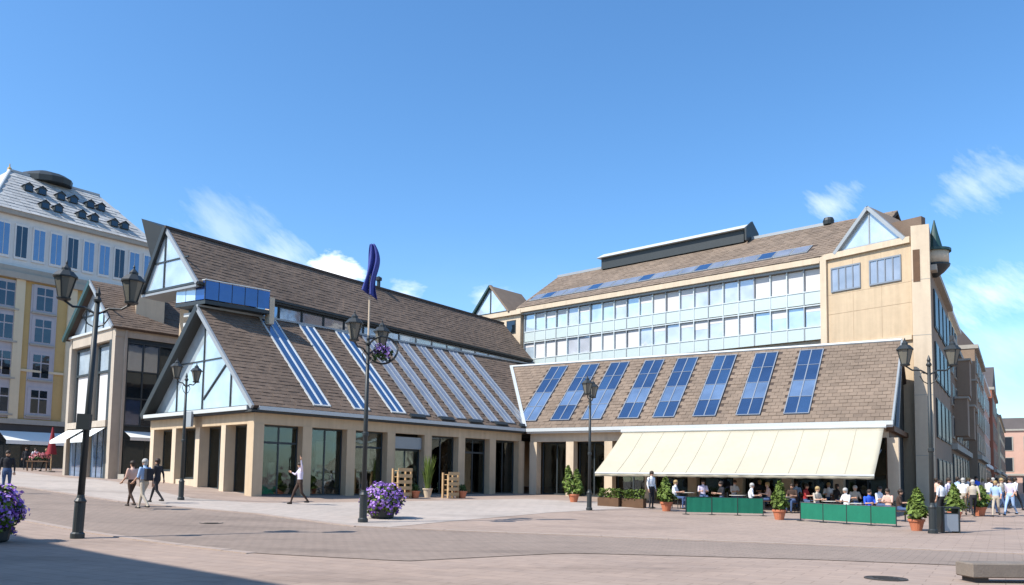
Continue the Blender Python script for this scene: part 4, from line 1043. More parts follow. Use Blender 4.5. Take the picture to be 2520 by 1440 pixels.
MB().tube([WF.p(aw0 - .1, ZT + .06, .5), WF.p(aw1 + .1, ZT + .06, .5)], .09, 8).build('roller', 'zinc_pale', awn)
for k in range(6):
    u = aw0 + .2 + (aw1 - aw0 - .4) * k / 5; MB().tube([WF.p(u, 3.4, .02), WF.p(u, 2.9, 1.9), WF.p(u, ZB - .06, .45 + OUT)], .03, 6).build('arm', 'zinc', awn)

# ---------------------------------------------------------------- street lamps
def make_lamp(name):
    r = bpy.data.objects.new(name, None); COL.objects.link(r)
    MB().lathe((0, 0, 0), [(.17, 0), (.17, .12), (.13, .16), (.13, .9), (.15, .94), (.10, 1.02), (.085, 1.1)], 12).build('base', 'metal_dark', r)
    MB().tube([(0, 0, 1.0), (0, 0, 3.5), (0, 0, 6.1)], [.085, .075, .06], 12).build('post', 'metal_dark', r, smooth=True)
    MB().lathe((0, 0, 3.0), [(.08, -.08), (.11, -.05), (.11, .05), (.08, .08)], 12).build('collar', 'metal_dark', r)
    MB().lathe((0, 0, 6.08), [(.09, 0), (.1, .06), (.05, .14), (.07, .22), (.01, .4)], 10).build('finial', 'metal_dark', r)
    for s in (-1, 1):
        MB().tube([(0, 0, 5.75), (s * .3, 0, 5.92), (s * .6, 0, 5.92), (s * .84, 0, 6.08)], .03, 8).build('arm', 'metal_dark', r)
        MB().tube([(0, 0, 5.4), (s * .2, 0, 5.5), (s * .33, 0, 5.7), (s * .26, 0, 5.84), (s * .16, 0, 5.8)], .018, 6).build('scroll', 'metal_dark', r)
        K_ = 1.3; cx = s * .84
        ln = MB().lathe((cx, 0, 6.06), [(.05 * K_, 0), (.13 * K_, .03), (.14 * K_, .07), (.1 * K_, .09)], 8).build('lantern', 'metal_dark', r)
        MB().lathe((cx, 0, 6.06), [(.10 * K_, .09), (.2 * K_, .60)], 8).build('lantern_glass', 'lamp_glass', ln)
        for k in range(4):
            a = math.pi / 2 * k; c, d = math.cos(a), math.sin(a)
            MB().tube([(cx + .105 * K_ * c, .105 * K_ * d, 6.14), (cx + .205 * K_ * c, .205 * K_ * d, 6.67)], .02, 5).build('lantern_bar', 'metal_dark', ln)
        MB().lathe((cx, 0, 6.66), [(.24 * K_, 0), (.24 * K_, .03), (.14 * K_, .17), (.09 * K_, .19), (.09 * K_, .25), (.02, .36), (.03, .40), (.005, .46)], 8).build('lantern_cap', 'metal_dark', ln)
    return r
lamp0 = make_lamp('street_lamp')
lamps = [((190, 1325), 6, 1.0, 'nearest twin-lantern street lamp, dark metal, at the left by the shadow'),
         ((893, 1286), 66, .98, 'twin-lantern lamp post with flag staff beside the purple flower ball'),
         ((2296, 1313), -4, .97, 'twin-lantern street lamp at the right by the grey litter bin'),
         ((445, 1231), 78, .80, 'slim street lamp standing before the glazed gable of the arcade'),
         ((1450, 1256), 74, .84, 'slim street lamp before the corner where the awning begins')]
lamp_objs = []
for i, (pp, az, s, lb) in enumerate(lamps):
    o = lamp0 if i == 0 else copy_tree(lamp0); o.location = gp(*pp); o.rotation_euler.z = R(az); o.scale = (s, s, s)
    tag(o, lb, 'street lamp', 'lamps on the square'); lamp_objs.append(o)
lamp0.rotation_euler.y = R(1.6)
p = lamp_objs[0].location
MB().box(Fr((0, 0, 0), (1, 0, 0), (0, 0, 1), (0, -1, 0)), -.16, .14, 2.75, 3.15, .07, .26).build('control_box', 'metal_dark').parent = lamp0
# flag staff and ring on the centre lamp
cl = lamp_objs[1]
fs = MB().tube([(0, 0, 6.1), (0, 0, 9.55)], [.035, .025], 8).build('flag_staff', 'concrete_pale'); fs.parent = cl
mb = MB(); nu, nv = 30, 12; fb = Vector(cl.location)
for k in range(nu + 1):
    t = k / nu
    for j in range(nv + 1):
        s = j / nv; wd = .16 + .34 * t ** .7 + .10 * math.sin(t * 7)
        x = -.05 * t + .05 * math.sin(t * 5) + (s - .35) * wd; y = .13 * math.sin(s * 13 + t * 3) * (.35 + t) 
        mb.v.append(fb + Vector((x + .02, y - .06, 9.42 - 1.6 * t - .32 * t * s)))
mb.f = [(k * (nv + 1) + j, k * (nv + 1) + j + 1, (k + 1) * (nv + 1) + j + 1, (k + 1) * (nv + 1) + j) for k in range(nu) for j in range(nv)]
fl = mb.build('flag', 'flag_cloth', smooth=True); tag(fl, 'dark violet flag hanging limp from the staff on the lamp post', 'flag')
fl.modifiers.new('thickness', 'SOLIDIFY').thickness = .01
wc = atY(941, 862, fb.y + .3)
wr = thing('hanging_basket', 'round grey hanging basket ring on the lamp post with the flag', 'flower basket', wc)
pts = [wc + Vector((.52 * math.cos(a), .06 * math.sin(3 * a), .46 * math.sin(a))) for a in [2 * math.pi * k / 28 for k in range(29)]]
MB().tube(pts, .035, 8, cap=False).build('ring', 'metal_dark', wr)
MB().tube([Vector((fb.x, fb.y, wc.z + .35)), wc + Vector((-.2, 0, .40))], .03, 6).build('bracket', 'metal_dark', wr)
def leaf_cloud(name, parent, mat_, n, fn, size, kind='stuff', aspect=1.0):
    """n small leaf faces; fn gives position and outward direction"""
    mb = MB()
    for _ in range(n):
        p, d = fn(); d = (d + Vector((random.gauss(0, .5), random.gauss(0, .5), random.gauss(0, .5)))).normalized()
        x = d.cross(Vector((random.random() - .5, random.random() - .5, random.random() - .5))).normalized(); y = d.cross(x)
        s = size * random.uniform(.6, 1.35); b = len(mb.v)
        mb.v += [p + x * s, p + y * s * aspect + d * s * .25, p - x * s, p - y * s * aspect + d * s * .1]; mb.f += [(b, b + 1, b + 2), (b, b + 2, b + 3)]
    return mb.build(name, mat_, parent, kind=kind, recalc=False)
def sph(c, rx, ry, rz, lo=.8, zmin=-1.0):
    def f():
        while True:
            d = Vector((random.gauss(0, 1), random.gauss(0, 1), random.gauss(0, 1))).normalized()
            if d.z >= zmin: break
        k = random.uniform(lo, 1.02) * (1 + .17 * math.sin(d.x * 7 + 1) * math.sin(d.y * 6 + d.z * 5)) * (1.0 if random.random() < .93 else random.uniform(1.03, 1.2))
        return Vector(c) + Vector((d.x * rx, d.y * ry, d.z * rz)) * k, d
    return f
leaf_cloud('flowers', wr, 'petal_pale', 130, sph(wc + Vector((0, 0, -.05)), .34, .26, .30, .4), .06)
leaf_cloud('leaves', wr, 'leaf_dark', 160, sph(wc + Vector((0, 0, -.1)), .38, .28, .34, .4), .06)

# ---------------------------------------------------------------- flower balls
def flower_ball(label, pp, rx, rz, hgt):
    p = gp(*pp); r = thing('flower_planter', label, 'flower planter', p, 'purple flower planters')
    MB().lathe(p, [(.30 * rx / .6, 0), (.36 * rx / .6, .05), (.42 * rx / .6, .34), (.38 * rx / .6, .38)], 16).build('tub', 'metal_dark', r)
    c = p + Vector((0, 0, hgt))
    MB().lathe(c, [(.05, -rz * .85), (rx * .6, -rz * .6), (rx * .82, 0), (rx * .6, rz * .6), (.05, rz * .82)], 14).build('foliage_core', 'leaf_dark', r)
    leaf_cloud('leaves', r, 'conifer', 1100, sph(c, rx, rx, rz, .78), .055)
    leaf_cloud('flowers', r, 'petal', 700, sph(c, rx * 1.05, rx * 1.05, rz * 1.05, .86, -.75), .045)
    leaf_cloud('pale_flowers', r, 'petal_pale', 420, sph(c, rx * 1.06, rx * 1.06, rz * 1.06, .93, -.35), .05)
flower_ball('round ball of purple flowers on a dark tub beside the flag lamp post', (940, 1276), .68, .58, .62)
flower_ball('big purple flower tub half cut off by the left edge of the picture', (-16, 1334), .52, .60, .72)

# ---------------------------------------------------------------- potted conifers and plants
def conifer(label, pp, top, wpx, lobes=1, potm='terracotta', group='potted conifers around the cafe', leafm='conifer', n=900):
    p = gp(*pp); sc_ = p.y / FPX; H = (pp[1] - top) * sc_; W = wpx * sc_ * .5
    r = thing('potted_conifer', label, 'potted plant', p, group); ph_ = min(.42, H * .32); ex = random.uniform(.5, .85); lx, ly = random.uniform(-.06, .06), random.uniform(-.06, .06)
    MB().lathe(p, [(ph_ * .42, 0), (ph_ * .62, ph_ * .8), (ph_ * .70, ph_ * .8), (ph_ * .70, ph_), (ph_ * .58, ph_), (ph_ * .55, ph_ * .9)], 16).build('pot', potm, r)
    MB().tube([p + Vector((0, 0, ph_ * .8)), p + Vector((0, 0, H * .8))], [.035, .012], 6).build('stem', 'wood_brown', r)
    def fn():
        t = random.random() ** .8; a = random.uniform(0, 2 * math.pi); ox = 0
        if lobes > 1: ox = random.choice((-1, 1)) * W * .4
        prof = (min(1, t * 6) ** .6) * (1 - t) ** ex * 1.08
        rr = W * prof * math.sqrt(random.uniform(.25, 1)) * (1 + .32 * math.sin(a * 3 + t * 11)) * (1.0 if random.random() < .9 else random.uniform(1.05, 1.4)) * (.6 if lobes > 1 else 1)
        z = ph_ * .95 + t * (H - ph_ * .95) * (1 if ox <= 0 else .86)
        return p + Vector((ox + rr * math.cos(a) + lx * t * H, rr * math.sin(a) + ly * t * H, z)), Vector((math.cos(a), math.sin(a), .9))
    leaf_cloud('crown', r, leafm, n, fn, .055, aspect=2.0)
    return r
conifer('bushy double conifer before the dark shop door left of the awning', (1412, 1236), 1148, 52, 2, n=1100)
conifer('pointed potted conifer under the left part of the awning', (1640, 1258), 1178, 42)
conifer('potted conifer standing in the gap between the two green barriers', (1918, 1279), 1188, 38)
conifer('tall potted conifer in a terracotta pot left of the right lamp post', (2256, 1306), 1206, 52)
conifer('potted conifer behind the grey litter bin at the right', (2350, 1284), 1196, 46)
conifer('rightmost potted conifer standing among the crowd by the street', (2412, 1270), 1198, 44)
# tall grass-like plant between the wooden stands
pg = gp(1052, 1224); tp = thing('tall_plant', 'tall green plant in a pale pot between the wooden stands', 'potted plant', pg)
MB().lathe(pg, [(.16, 0), (.24, .4), (.27, .4), (.27, .46), (.2, .46)], 14).build('pot', 'concrete_pale', tp)
mb = MB()
for k in range(90):
    a = random.uniform(0, 6.28); l = random.uniform(.9, 1.85); sp = random.uniform(.05, .42); w = .022; b = len(mb.v)
    q0 = pg + Vector((.1 * math.cos(a), .1 * math.sin(a), .42)); q1 = q0 + Vector((sp * .4 * math.cos(a), sp * .4 * math.sin(a), l * .6)); q2 = q0 + Vector((sp * math.cos(a), sp * math.sin(a), l))
    s = Vector((-math.sin(a), math.cos(a), 0)) * w * 1.6
    mb.v += [q0 - s, q0 + s, q1 + s, q1 - s, q2]; mb.f += [(b, b + 1, b + 2, b + 3), (b + 3, b + 2, b + 4)]
mb.build('blades', 'conifer', tp, kind='stuff', recalc=False)
# low hedge boxes under the awning's left end
for i, (px, py, lb) in enumerate(((1500, 1246, 'first green planter box under the awning, next to the column'), (1560, 1249, 'second green planter box under the awning, nearer the conifer'))):
    p = gp(px, py); r = thing('planter_box', lb, 'planter box', p, 'planter boxes under the awning')
    G = Fr(p, D, (0, 0, 1), Dn); MB().box(G, -.55, .55, 0, .42, -.2, .2).build('box', 'wood_brown', r)
    leaf_cloud('foliage', r, 'conifer', 420, (lambda p=p, G=G: (G.p(random.uniform(-.55, .55), random.uniform(.35, .85), random.uniform(-.2, .2)), Vector((0, 0, 1)))), .06)
# slatted wooden display stands
for i, (px, py, hp, wp, lb) in enumerate(((986, 1226, 72, 44, 'larger slatted wooden display stand beside the arcade door'), (1106, 1226, 62, 36, 'smaller slatted wooden display stand by the brown column'))):
    p = gp(px, py); s = p.y / FPX; H = hp * s; W = wp * s
    r = thing('wooden_stand', lb, 'display stand', p, 'wooden stands before the arcade'); G = Fr(p, A, (0, 0, 1), -Bp)
    for u in (-W / 2, W / 2 - .07): piece('upright', r, G, u, u + .07, 0, H, -.2, -.1, 'wood_pale'); piece('upright', r, G, u, u + .07, 0, H * .9, .2, .3, 'wood_pale')
    for k in range(5):
        z = .12 + k * (H - .2) / 4.2; piece('slat', r, G, -W / 2, W / 2, z, z + .17, .302, .33, 'wood_pale'); piece('shelf', r, G, -W / 2 + .08, W / 2 - .08, z + .02, z + .05, -.1, .2, 'wood_pale')
    for k, c in enumerate(('terracotta', 'terracotta')):
        q = G.p(W / 2 + .2, 0, .1 + .3 * k); pt = thing('flower_pot', ('plain terracotta pot on the ground beside the %s wooden stand, %s one' % (('larger', 'smaller')[i], ('back', 'front')[k])), 'flower pot', q, 'small terracotta pots')
        MB().lathe(q, [(.13, 0), (.19, .3), (.22, .3), (.22, .37), (.17, .37), (.15, .3)], 12).build('pot', c, pt)
        leaf_cloud('leaves', pt, 'leaf_dark', 90, sph(q + Vector((0, 0, .5)), .2, .2, .22, .4), .05)

# ---------------------------------------------------------------- green canvas barriers
def barrier(label, a, b, n):
    A0, B0 = gp(*a), gp(*b); r = thing('canvas_barrier', label, 'barrier', A0.lerp(B0, .5), 'green canvas cafe barriers')
    F = wallf(A0, B0, 0); 
    for k in range(n + 1):
        q = F.p(F.L * k / n, 0, 0); z = gnd(q.x, q.y); MB().tube([(q.x, q.y, z), (q.x, q.y, z + .80)], .022, 8).build('post', 'metal_dark', r)
        MB().lathe((q.x, q.y, z), [(.16, 0), (.16, .02), (.03, .035)], 12).build('foot', 'metal_dark', r)
    for k in range(n):
        u0, u1 = F.L * k / n + .005, F.L * (k + 1) / n - .005; mb = MB(); nn = 8
        for j in range(nn + 1):
            u = u0 + (u1 - u0) * j / nn; q = F.p(u, 0, .004 * math.sin(j * 2.3 + k)); z = gnd(q.x, q.y)
            mb.v += [Vector((q.x, q.y, z + .10)), Vector((q.x, q.y, z + .76 - .006 * math.sin(math.pi * j / nn)))]
        mb.f = [(2 * j, 2 * j + 2, 2 * j + 3, 2 * j + 1) for j in range(nn)]
        mb.build('canvas', 'green_canvas', r).modifiers.new('thickness', 'SOLIDIFY').thickness = .01
        q0, q1 = F.p(u0, 0, 0), F.p(u1, 0, 0); MB().tube([(q0.x, q0.y, gnd(q0.x, q0.y) + .77), (q1.x, q1.y, gnd(q1.x, q1.y) + .77)], .015, 6).build('rail', 'metal_dark', r)
barrier('left green canvas barrier before the cafe tables', (1688, 1266), (1878, 1270), 3)
barrier('right green canvas barrier, the longer one nearer the lamp post', (1970, 1282), (2206, 1297), 4)

# ---------------------------------------------------------------- people
def person(label, loc, face, h=1.74, pose='stand', shirt='cl_white', legs='cl_dark', hair='hair_dark', sleeve='short', arms=None, group='people on the square', bag=None, skirt=False):
    S = h / 1.74
    if pose == 'sit':
        J = dict(pel=(0, .02, .53), waist=(0, .05, .72), chest=(0, .04, .92), neck=(0, .0, 1.10), head=(0, -.03, 1.235),
                 hipL=(-.09, 0, .52), hipR=(.09, 0, .52), kneL=(-.12, -.42, .53), kneR=(.12, -.42, .53), ankL=(-.12, -.40, .09), ankR=(.12, -.46, .09),
                 shL=(-.18, .03, 1.03), shR=(.18, .03, 1.03), elL=(-.24, -.06, .78), elR=(.24, -.06, .78), wrL=(-.14, -.30, .80), wrR=(.14, -.30, .80))
    else:
        J = dict(pel=(0, 0, .93), waist=(0, .01, 1.08), chest=(0, .01, 1.28), neck=(0, 0, 1.46), head=(0, -.025, 1.605),
                 hipL=(-.09, 0, .90), hipR=(.09, 0, .90), kneL=(-.10, -.02, .49), kneR=(.10, -.02, .49), ankL=(-.10, .02, .09), ankR=(.10, .02, .09),
                 shL=(-.185, .01, 1.40), shR=(.185, .01, 1.40), elL=(-.245, .03, 1.12), elR=(.245, .03, 1.12), wrL=(-.25, -.05, .88), wrR=(.25, -.05, .88))
        if pose == 'walk':
            J.update(kneL=(-.09, -.20, .52), ankL=(-.09, -.32, .10), kneR=(.09, .06, .49), ankR=(.09, .33, .16), wrL=(-.25, .12, .92), elL=(-.24, .10, 1.13), wrR=(.25, -.22, .95), elR=(.24, -.03, 1.12))
    if arms: J.update(arms)
    J = {k: Vector(v) for k, v in J.items()}
    segs = []; mb = MB()
    def limb(a, b, r0, r1, reg, fx=1.0):
        pa, pb = J[a] if isinstance(a, str) else a, J[b] if isinstance(b, str) else b
        mb.tube([pa, pa.lerp(pb, .35), pb], [r0, (r0 * .62 + r1 * .38) * 1.06, r1], 10); mb.lathe(pa, [(.001, -r0), (r0 * .7, -r0 * .7), (r0, 0), (r0 * .7, r0 * .7), (.001, r0)], 10); mb.lathe(pb, [(.001, -r1), (r1 * .7, -r1 * .7), (r1, 0), (r1 * .7, r1 * .7), (.001, r1)], 10)
        segs.append((pa, pb, (r0 + r1) / 2, reg))
    # torso as stacked ellipses
    tor = [(J['pel'] - Vector((0, 0, .07)), .135, .10), (J['pel'], .165, .115), (J['waist'], .145, .10), (J['chest'], .175, .118), (J['chest'].lerp(J['neck'], .62), .165, .095), (J['neck'] - Vector((0, 0, .01)), .065, .06)]
    b = len(mb.v); seg = 16
    for c, rx, ry in tor:
        for k in range(seg): a = 2 * math.pi * k / seg; mb.v.append(c + Vector((rx * math.cos(a), ry * math.sin(a), 0)))
    for i in range(len(tor) - 1):
        for k in range(seg): mb.f.append((b + i * seg + k, b + i * seg + (k + 1) % seg, b + (i + 1) * seg + (k + 1) % seg, b + (i + 1) * seg + k))
    mb.f.append(tuple(b + k for k in range(seg))[::-1]); mb.f.append(tuple(b + (len(tor) - 1) * seg + k for k in range(seg)))
    segs.append((J['waist'], J['chest'], .14, 'shirt')); segs.append((J['chest'], J['chest'].lerp(J['neck'], .7), .13, 'shirt')); segs.append((J['pel'] - Vector((0, 0, .05)), J['pel'] + Vector((0, 0, .03)), .15, 'legs'))
    limb('neck', J['head'] - Vector((0, 0, .06)), .058, .055, 'skin')
    hd = J['head']
    mb.lathe(hd, [(.02, -.118), (.052, -.108), (.068, -.07), (.076, -.02), (.082, .04), (.070, .085), (.035, .112), (.005, .12)], 14, 1.0, 1.14); segs.append((hd - Vector((0, 0, .05)), hd + Vector((0, 0, .05)), .08, 'skin'))
    mb.lathe(hd + Vector((0, -.088, -.012)), [(.004, .035), (.012, .012), (.019, -.012), (.012, -.026), (.002, -.03)], 8)
    for s in (-1, 1): mb.lathe(hd + Vector((s * .08, .008, -.005)), [(.004, -.03), (.014, -.012), (.017, .012), (.006, .03)], 8, .6, 1)
    for s in 'LR':
        limb('sh' + s, 'el' + s, .058, .042, 'shirt'); limb('el' + s, 'wr' + s, .042, .027, 'shirt' if sleeve == 'long' else 'skin')
        limb('hip' + s, 'kne' + s, .088, .058, 'legs'); limb('kne' + s, 'ank' + s, .056, .036, 'legs')
        an = J['ank' + s]; toe = an + Vector((0, -.16, -.045)); mb.tube([an + Vector((0, .06, -.045)), an + Vector((0, -.05, -.04)), toe], [.042, .046, .032], 8); segs.append((an + Vector((0, .05, -.05)), toe, .04, 'shoe'))
    if skirt:
        mb.lathe(J['pel'] + Vector((0, 0, -.42)), [(.24, 0), (.2, .2), (.165, .42)], 16, 1, .85); segs.append((J['pel'] + Vector((0, 0, -.4)), J['pel'], .2, 'legs'))
    me = bpy.data.meshes.new('tmp'); me.from_pydata([tuple(v) for v in mb.v], [], mb.f)
    bm = bmesh.new(); bm.from_mesh(me); bmesh.ops.recalc_face_normals(bm, faces=bm.faces); bm.to_mesh(me); bm.free()
    tmp = bpy.data.objects.new('tmp', me); COL.objects.link(tmp)
    md = tmp.modifiers.new('r', 'REMESH'); md.mode = 'VOXEL'; md.voxel_size = .02; m2 = tmp.modifiers.new('s', 'SMOOTH'); m2.factor = .5; m2.iterations = 2
    ev = tmp.evaluated_get(bpy.context.evaluated_depsgraph_get()); body = bpy.data.meshes.new_from_object(ev)
    bpy.data.objects.remove(tmp); bpy.data.meshes.remove(me); body.name = 'body'
    mats = {'skin': 'skin', 'shirt': shirt, 'legs': legs, 'shoe': 'shoe'}; order = ['skin', 'shirt', 'legs', 'shoe']
    body.materials.clear()
    for k in order: body.materials.append(M[mats[k]])
    C = np.array([p.center[:] for p in body.polygons]); best = np.full(len(C), 1e9); reg = np.zeros(len(C), int)
    for a, b_, r_, rg in segs:
        a_ = np.array(a); d = np.array(b_) - a_; t = np.clip(((C - a_) @ d) / max(d @ d, 1e-9), 0, 1); ds = np.linalg.norm(C - (a_ + t[:, None] * d), axis=1) - r_
        m_ = ds < best; best[m_] = ds[m_]; reg[m_] = order.index(rg)
    body.polygons.foreach_set('material_index', reg.tolist()); body.polygons.foreach_set('use_smooth', [True] * len(C))
    # hands: palm and five fingers, appended to the body mesh
    hb = MB()
    for s, sg in (('L', -1), ('R', 1)):
        w = J['wr' + s]; d = (w - J['el' + s]).normalized(); side = d.cross(Vector((0, 1, 0)) if abs(d.y) < .8 else Vector((1, 0, 0))).normalized(); nrm_ = d.cross(side)
        hb.tube([w - d * .02, w + d * .04, w + d * .09], [.024, .036, .034], 8)
        for k in range(4):
            o_ = side * (.024 * (k - 1.5)); l = (.07, .08, .075, .058)[k]; p0 = w + d * .085 + o_; hb.tube([p0, p0 + d * l * .55 + nrm_ * .008, p0 + d * l * .9 + nrm_ * .03], [.010, .009, .007], 6)
        p0 = w + d * .03 - side * .03; hb.tube([p0, p0 + d * .035 - side * .025, p0 + d * .065 - side * .03], [.012, .010, .008], 6)
    bm = bmesh.new(); bm.from_mesh(body); vs_ = [bm.verts.new(v) for v in hb.v]
    for f in hb.f:
        try: fc = bm.faces.new([vs_[i] for i in f]); fc.material_index = 0; fc.smooth = True
        except ValueError: pass
    bm.to_mesh(body); bm.free()
    root = thing('person', label, 'person', loc, group); root.scale = (S, S, S); root.rotation_euler.z = face
    o = bpy.data.objects.new('body', body); COL.objects.link(o); o.parent = root
    hm = MB()
    hm.lathe(hd + Vector((0, .012, .012)), [(.094, -.02), (.097, .03), (.086, .08), (.05, .118), (.006, .13)], 14, 1.0, 1.12)
    hm.lathe(hd + Vector((0, .05, -.06)), [(.045, -.04), (.07, 0), (.076, .05), (.07, .09)], 12, 1.02, .85)
    ho = hm.build('hair', hair, None, smooth=True); ho.parent = root
    fm = MB()
    for s in (-1, 1): fm.lathe(hd + Vector((s * .032, -.0805, .004)), [(.002, -.008), (.010, 0), (.002, .008)], 8, 1.2, .6)
    fm.box(Fr(hd + Vector((0, -.079, -.062)), (1, 0, 0), (0, 0, 1), (0, -1, 0)), -.024, .024, -.004, .004, 0, .008)
    fo = fm.build('eyes_and_mouth', 'hair_dark', None); fo.parent = root
    if bag:
        bg_ = MB().box(Fr(J['chest'] + Vector((0, .11, -.3)), (1, 0, 0), (0, 0, 1), (0, 1, 0)), -.15, .15, 0, .42, 0, .15).build('backpack', bag, None); bg_.parent = root
        bv = bg_.modifiers.new('b', 'BEVEL'); bv.width = .04; bv.segments = 2
        for s in (-1, 1): st = MB().tube([J['chest'] + Vector((s * .10, .12, .1)), J['chest'] + Vector((s * .10, 0, .145)), J['chest'] + Vector((s * .11, -.13, .02)), J['chest'] + Vector((s * .13, -.08, -.2))], .014, 5).build('strap', bag, None); st.parent = root
    return root
G1 = 'people walking on the left'
person('man in light blue shirt and pale trousers walking with a dark backpack', gp(352, 1254), R(-115), 1.80, 'walk', 'cl_blue', 'cl_tan', 'hair_grey', bag='cl_dark', group=G1)
person('woman in peach top and dark trousers beside the man in blue', gp(322, 1248), R(-120), 1.68, 'walk', 'cl_peach', 'cl_brown', 'hair_dark', group=G1)
person('person in black coat walking close behind the man in blue', gp(384, 1238), R(-100), 1.72, 'walk', 'cl_dark', 'cl_dark', 'hair_dark', 'long', group=G1)
person('person in white shirt and dark trousers raising one arm before the arcade window', gp(736, 1242), R(-60), 1.78, 'walk', 'cl_lilac', 'cl_brown', 'hair_dark', 'long', arms=dict(elR=(.36, -.04, 1.56), wrR=(.42, -.10, 1.83), elL=(-.32, -.10, 1.22), wrL=(-.44, -.22, 1.30)))
G2 = 'people before the old town house'
person('person in black standing at the far left before the yellow house', gp(62, 1156), R(20), 1.7, 'stand', 'cl_dark', 'cl_dark', 'hair_dark', 'long', group=G2)
person('person in red top beside the closed red parasol', gp(112, 1160), R(-30), 1.7, 'walk', 'cl_red', 'cl_dark', 'hair_blond', group=G2)
person('person in white top and dark legs left of the red parasol', gp(84, 1157), R(60), 1.7, 'stand', 'cl_white', 'cl_dark', 'hair_dark', group=G2)
person('dark-haired person in black at the left edge above the flower tub', gp(14, 1216), R(30), 1.72, 'stand', 'cl_dark', 'cl_jeans', 'hair_dark', 'long', group=G2)
# closed parasol
pp_ = gp(124, 1162); pr = thing('closed_parasol', 'closed red parasol standing before the yellow town house', 'parasol', pp_)
MB().lathe(pp_, [(.3, 0), (.3, .08), (.05, .1)], 14).build('base', 'granite_dark', pr); MB().tube([pp_, pp_ + Vector((0, 0, 3.2))], .03, 8).build('pole', 'wood_pale', pr)
mb = MB(); 
for k in range(9):
    for j in range(16):
        a = 2 * math.pi * j / 16; t = k / 8; rr = (.05 + .24 * t) * (1 + .22 * math.cos(a * 8) * (.3 + t)); mb.v.append(pp_ + Vector((rr * math.cos(a), rr * math.sin(a), 3.3 - 2.0 * t)))
mb.f = [(k * 16 + j, k * 16 + (j + 1) % 16, (k + 1) * 16 + (j + 1) % 16, (k + 1) * 16 + j) for k in range(8) for j in range(16)]
mb.build('canopy', 'red_cloth', pr, smooth=True)
ps = gp(96, 1160); st_ = thing('flower_stall', 'small stall with pink flowers beside the closed red parasol', 'market stall', ps)
MB().wbox(ps + Vector((0, 0, .7)), 1.6, .8, .08).build('table_top', 'wood_brown', st_)
for sx in (-.7, .7):
    for sy in (-.3, .3): MB().wbox(ps + Vector((sx, sy, -.05)), .07, .07, .75).build('leg', 'wood_brown', st_)
mat('petal_pink', (.62, .22, .24), .8, .1, 6, island=.4)
leaf_cloud('flowers', st_, 'petal_pink', 260, sph(ps + Vector((0, 0, 1.05)), .8, .4, .38, .4, -.3), .07); leaf_cloud('leaves', st_, 'leaf_dark', 200, sph(ps + Vector((0, 0, .95)), .78, .4, .28, .4, -.3), .07)

# ---------------------------------------------------------------- cafe tables, chairs, diners
def make_chair():
    r = bpy.data.objects.new('cafe_chair', None); COL.objects.link(r)
    F = Fr((0, 0, 0), (1, 0, 0), (0, 0, 1), (0, -1, 0))
    MB().box(F, -.21, .21, .43, .46, -.2, .21).build('seat', 'wood_brown', r)
    for u in (-.2, .17):
        MB().box(F, u, u + .03, 0, .43, .17, .2).build('leg', 'metal_dark', r); MB().box(F, u, u + .03, 0, .86, -.235, -.205).build('leg', 'metal_dark', r)
    for k in range(3): MB().box(F, -.17, .17, .56 + .1 * k, .63 + .1 * k, -.232, -.212).build('back_slat', 'wood_brown', r)
    return r
def make_table():
    r = bpy.data.objects.new('cafe_table', None); COL.objects.link(r)
    MB().lathe((0, 0, .72), [(.36, 0), (.38, .015), (.38, .03)], 20).build('table_top', 'display', r); MB().tube([(0, 0, .03), (0, 0, .72)], .03, 8).build('column', 'metal_dark', r); MB().lathe((0, 0, 0), [(.24, 0), (.24, .02), (.05, .05)], 14).build('foot', 'metal_dark', r)
    return r
chair0, table0 = make_chair(), make_table(); uc = ut = False
def chair(loc, face, label):
    global uc
    o = copy_tree(chair0) if uc else chair0; uc = True; o.location = loc; o.rotation_euler.z = face; tag(o, label, 'chair', 'cafe chairs under the awning')
def table(loc, label):
    global ut
    o = copy_tree(table0) if ut else table0; ut = True; o.location = loc; tag(o, label, 'table', 'cafe tables under the awning')
diners = [((1850, 1262), R(75), 'cl_white', 'hair_grey', 'in white leaning over the left green barrier'), ((1775, 1256), R(-80), 'cl_dark', 'hair_dark', 'in black behind the left green barrier'),
          ((1662, 1252), R(60), 'cl_white', 'hair_blond', 'in white beside the pointed conifer'), ((2012, 1274), R(30), 'cl_tan', 'hair_blond', 'in beige at the left end of the right barrier'),
          ((2082, 1280), R(-70), 'cl_white', 'hair_grey', 'in white behind the middle of the right barrier'), ((2140, 1286), R(10), 'cl_royal', 'hair_dark', 'in bright blue behind the right barrier'),
          ((2186, 1282), R(-60), 'cl_peach', 'hair_dark', 'in peach near the right end of the barrier'), ((1950, 1262), R(-40), 'cl_brown', 'hair_dark', 'in brown sitting between the two barriers'), ((2060, 1262), R(100), 'cl_dark', 'hair_dark', 'in dark clothes deep under the awning'),
          ((1730, 1248), R(0), 'cl_lilac', 'hair_dark', 'in lilac at the back under the awning'),
          ((1808, 1248), R(20), 'cl_white', 'hair_dark', 'in white at the back behind the left barrier'), ((1890, 1256), R(-100), 'cl_peach', 'hair_blond', 'in pink left of the middle conifer'), ((1985, 1262), R(50), 'cl_red', 'hair_dark', 'in dark red at the back behind the right barrier'),
          ((2040, 1256), R(-20), 'cl_white', 'hair_blond', 'in white deep under the awning'), ((2105, 1268), R(0), 'cl_tan', 'hair_grey', 'in beige behind the diner in bright blue'), ((2165, 1272), R(30), 'cl_white', 'hair_dark', 'in white near the right edge of the awning'),
          ((1960, 1252), R(0), 'cl_blue', 'hair_dark', 'in pale blue by the far wall of the cafe'), ((2216, 1284), R(60), 'cl_brown', 'hair_dark', 'in brown just past the right end of the barrier'), ((1870, 1246), R(10), 'cl_dark', 'hair_blond', 'in black by the far wall of the cafe')]
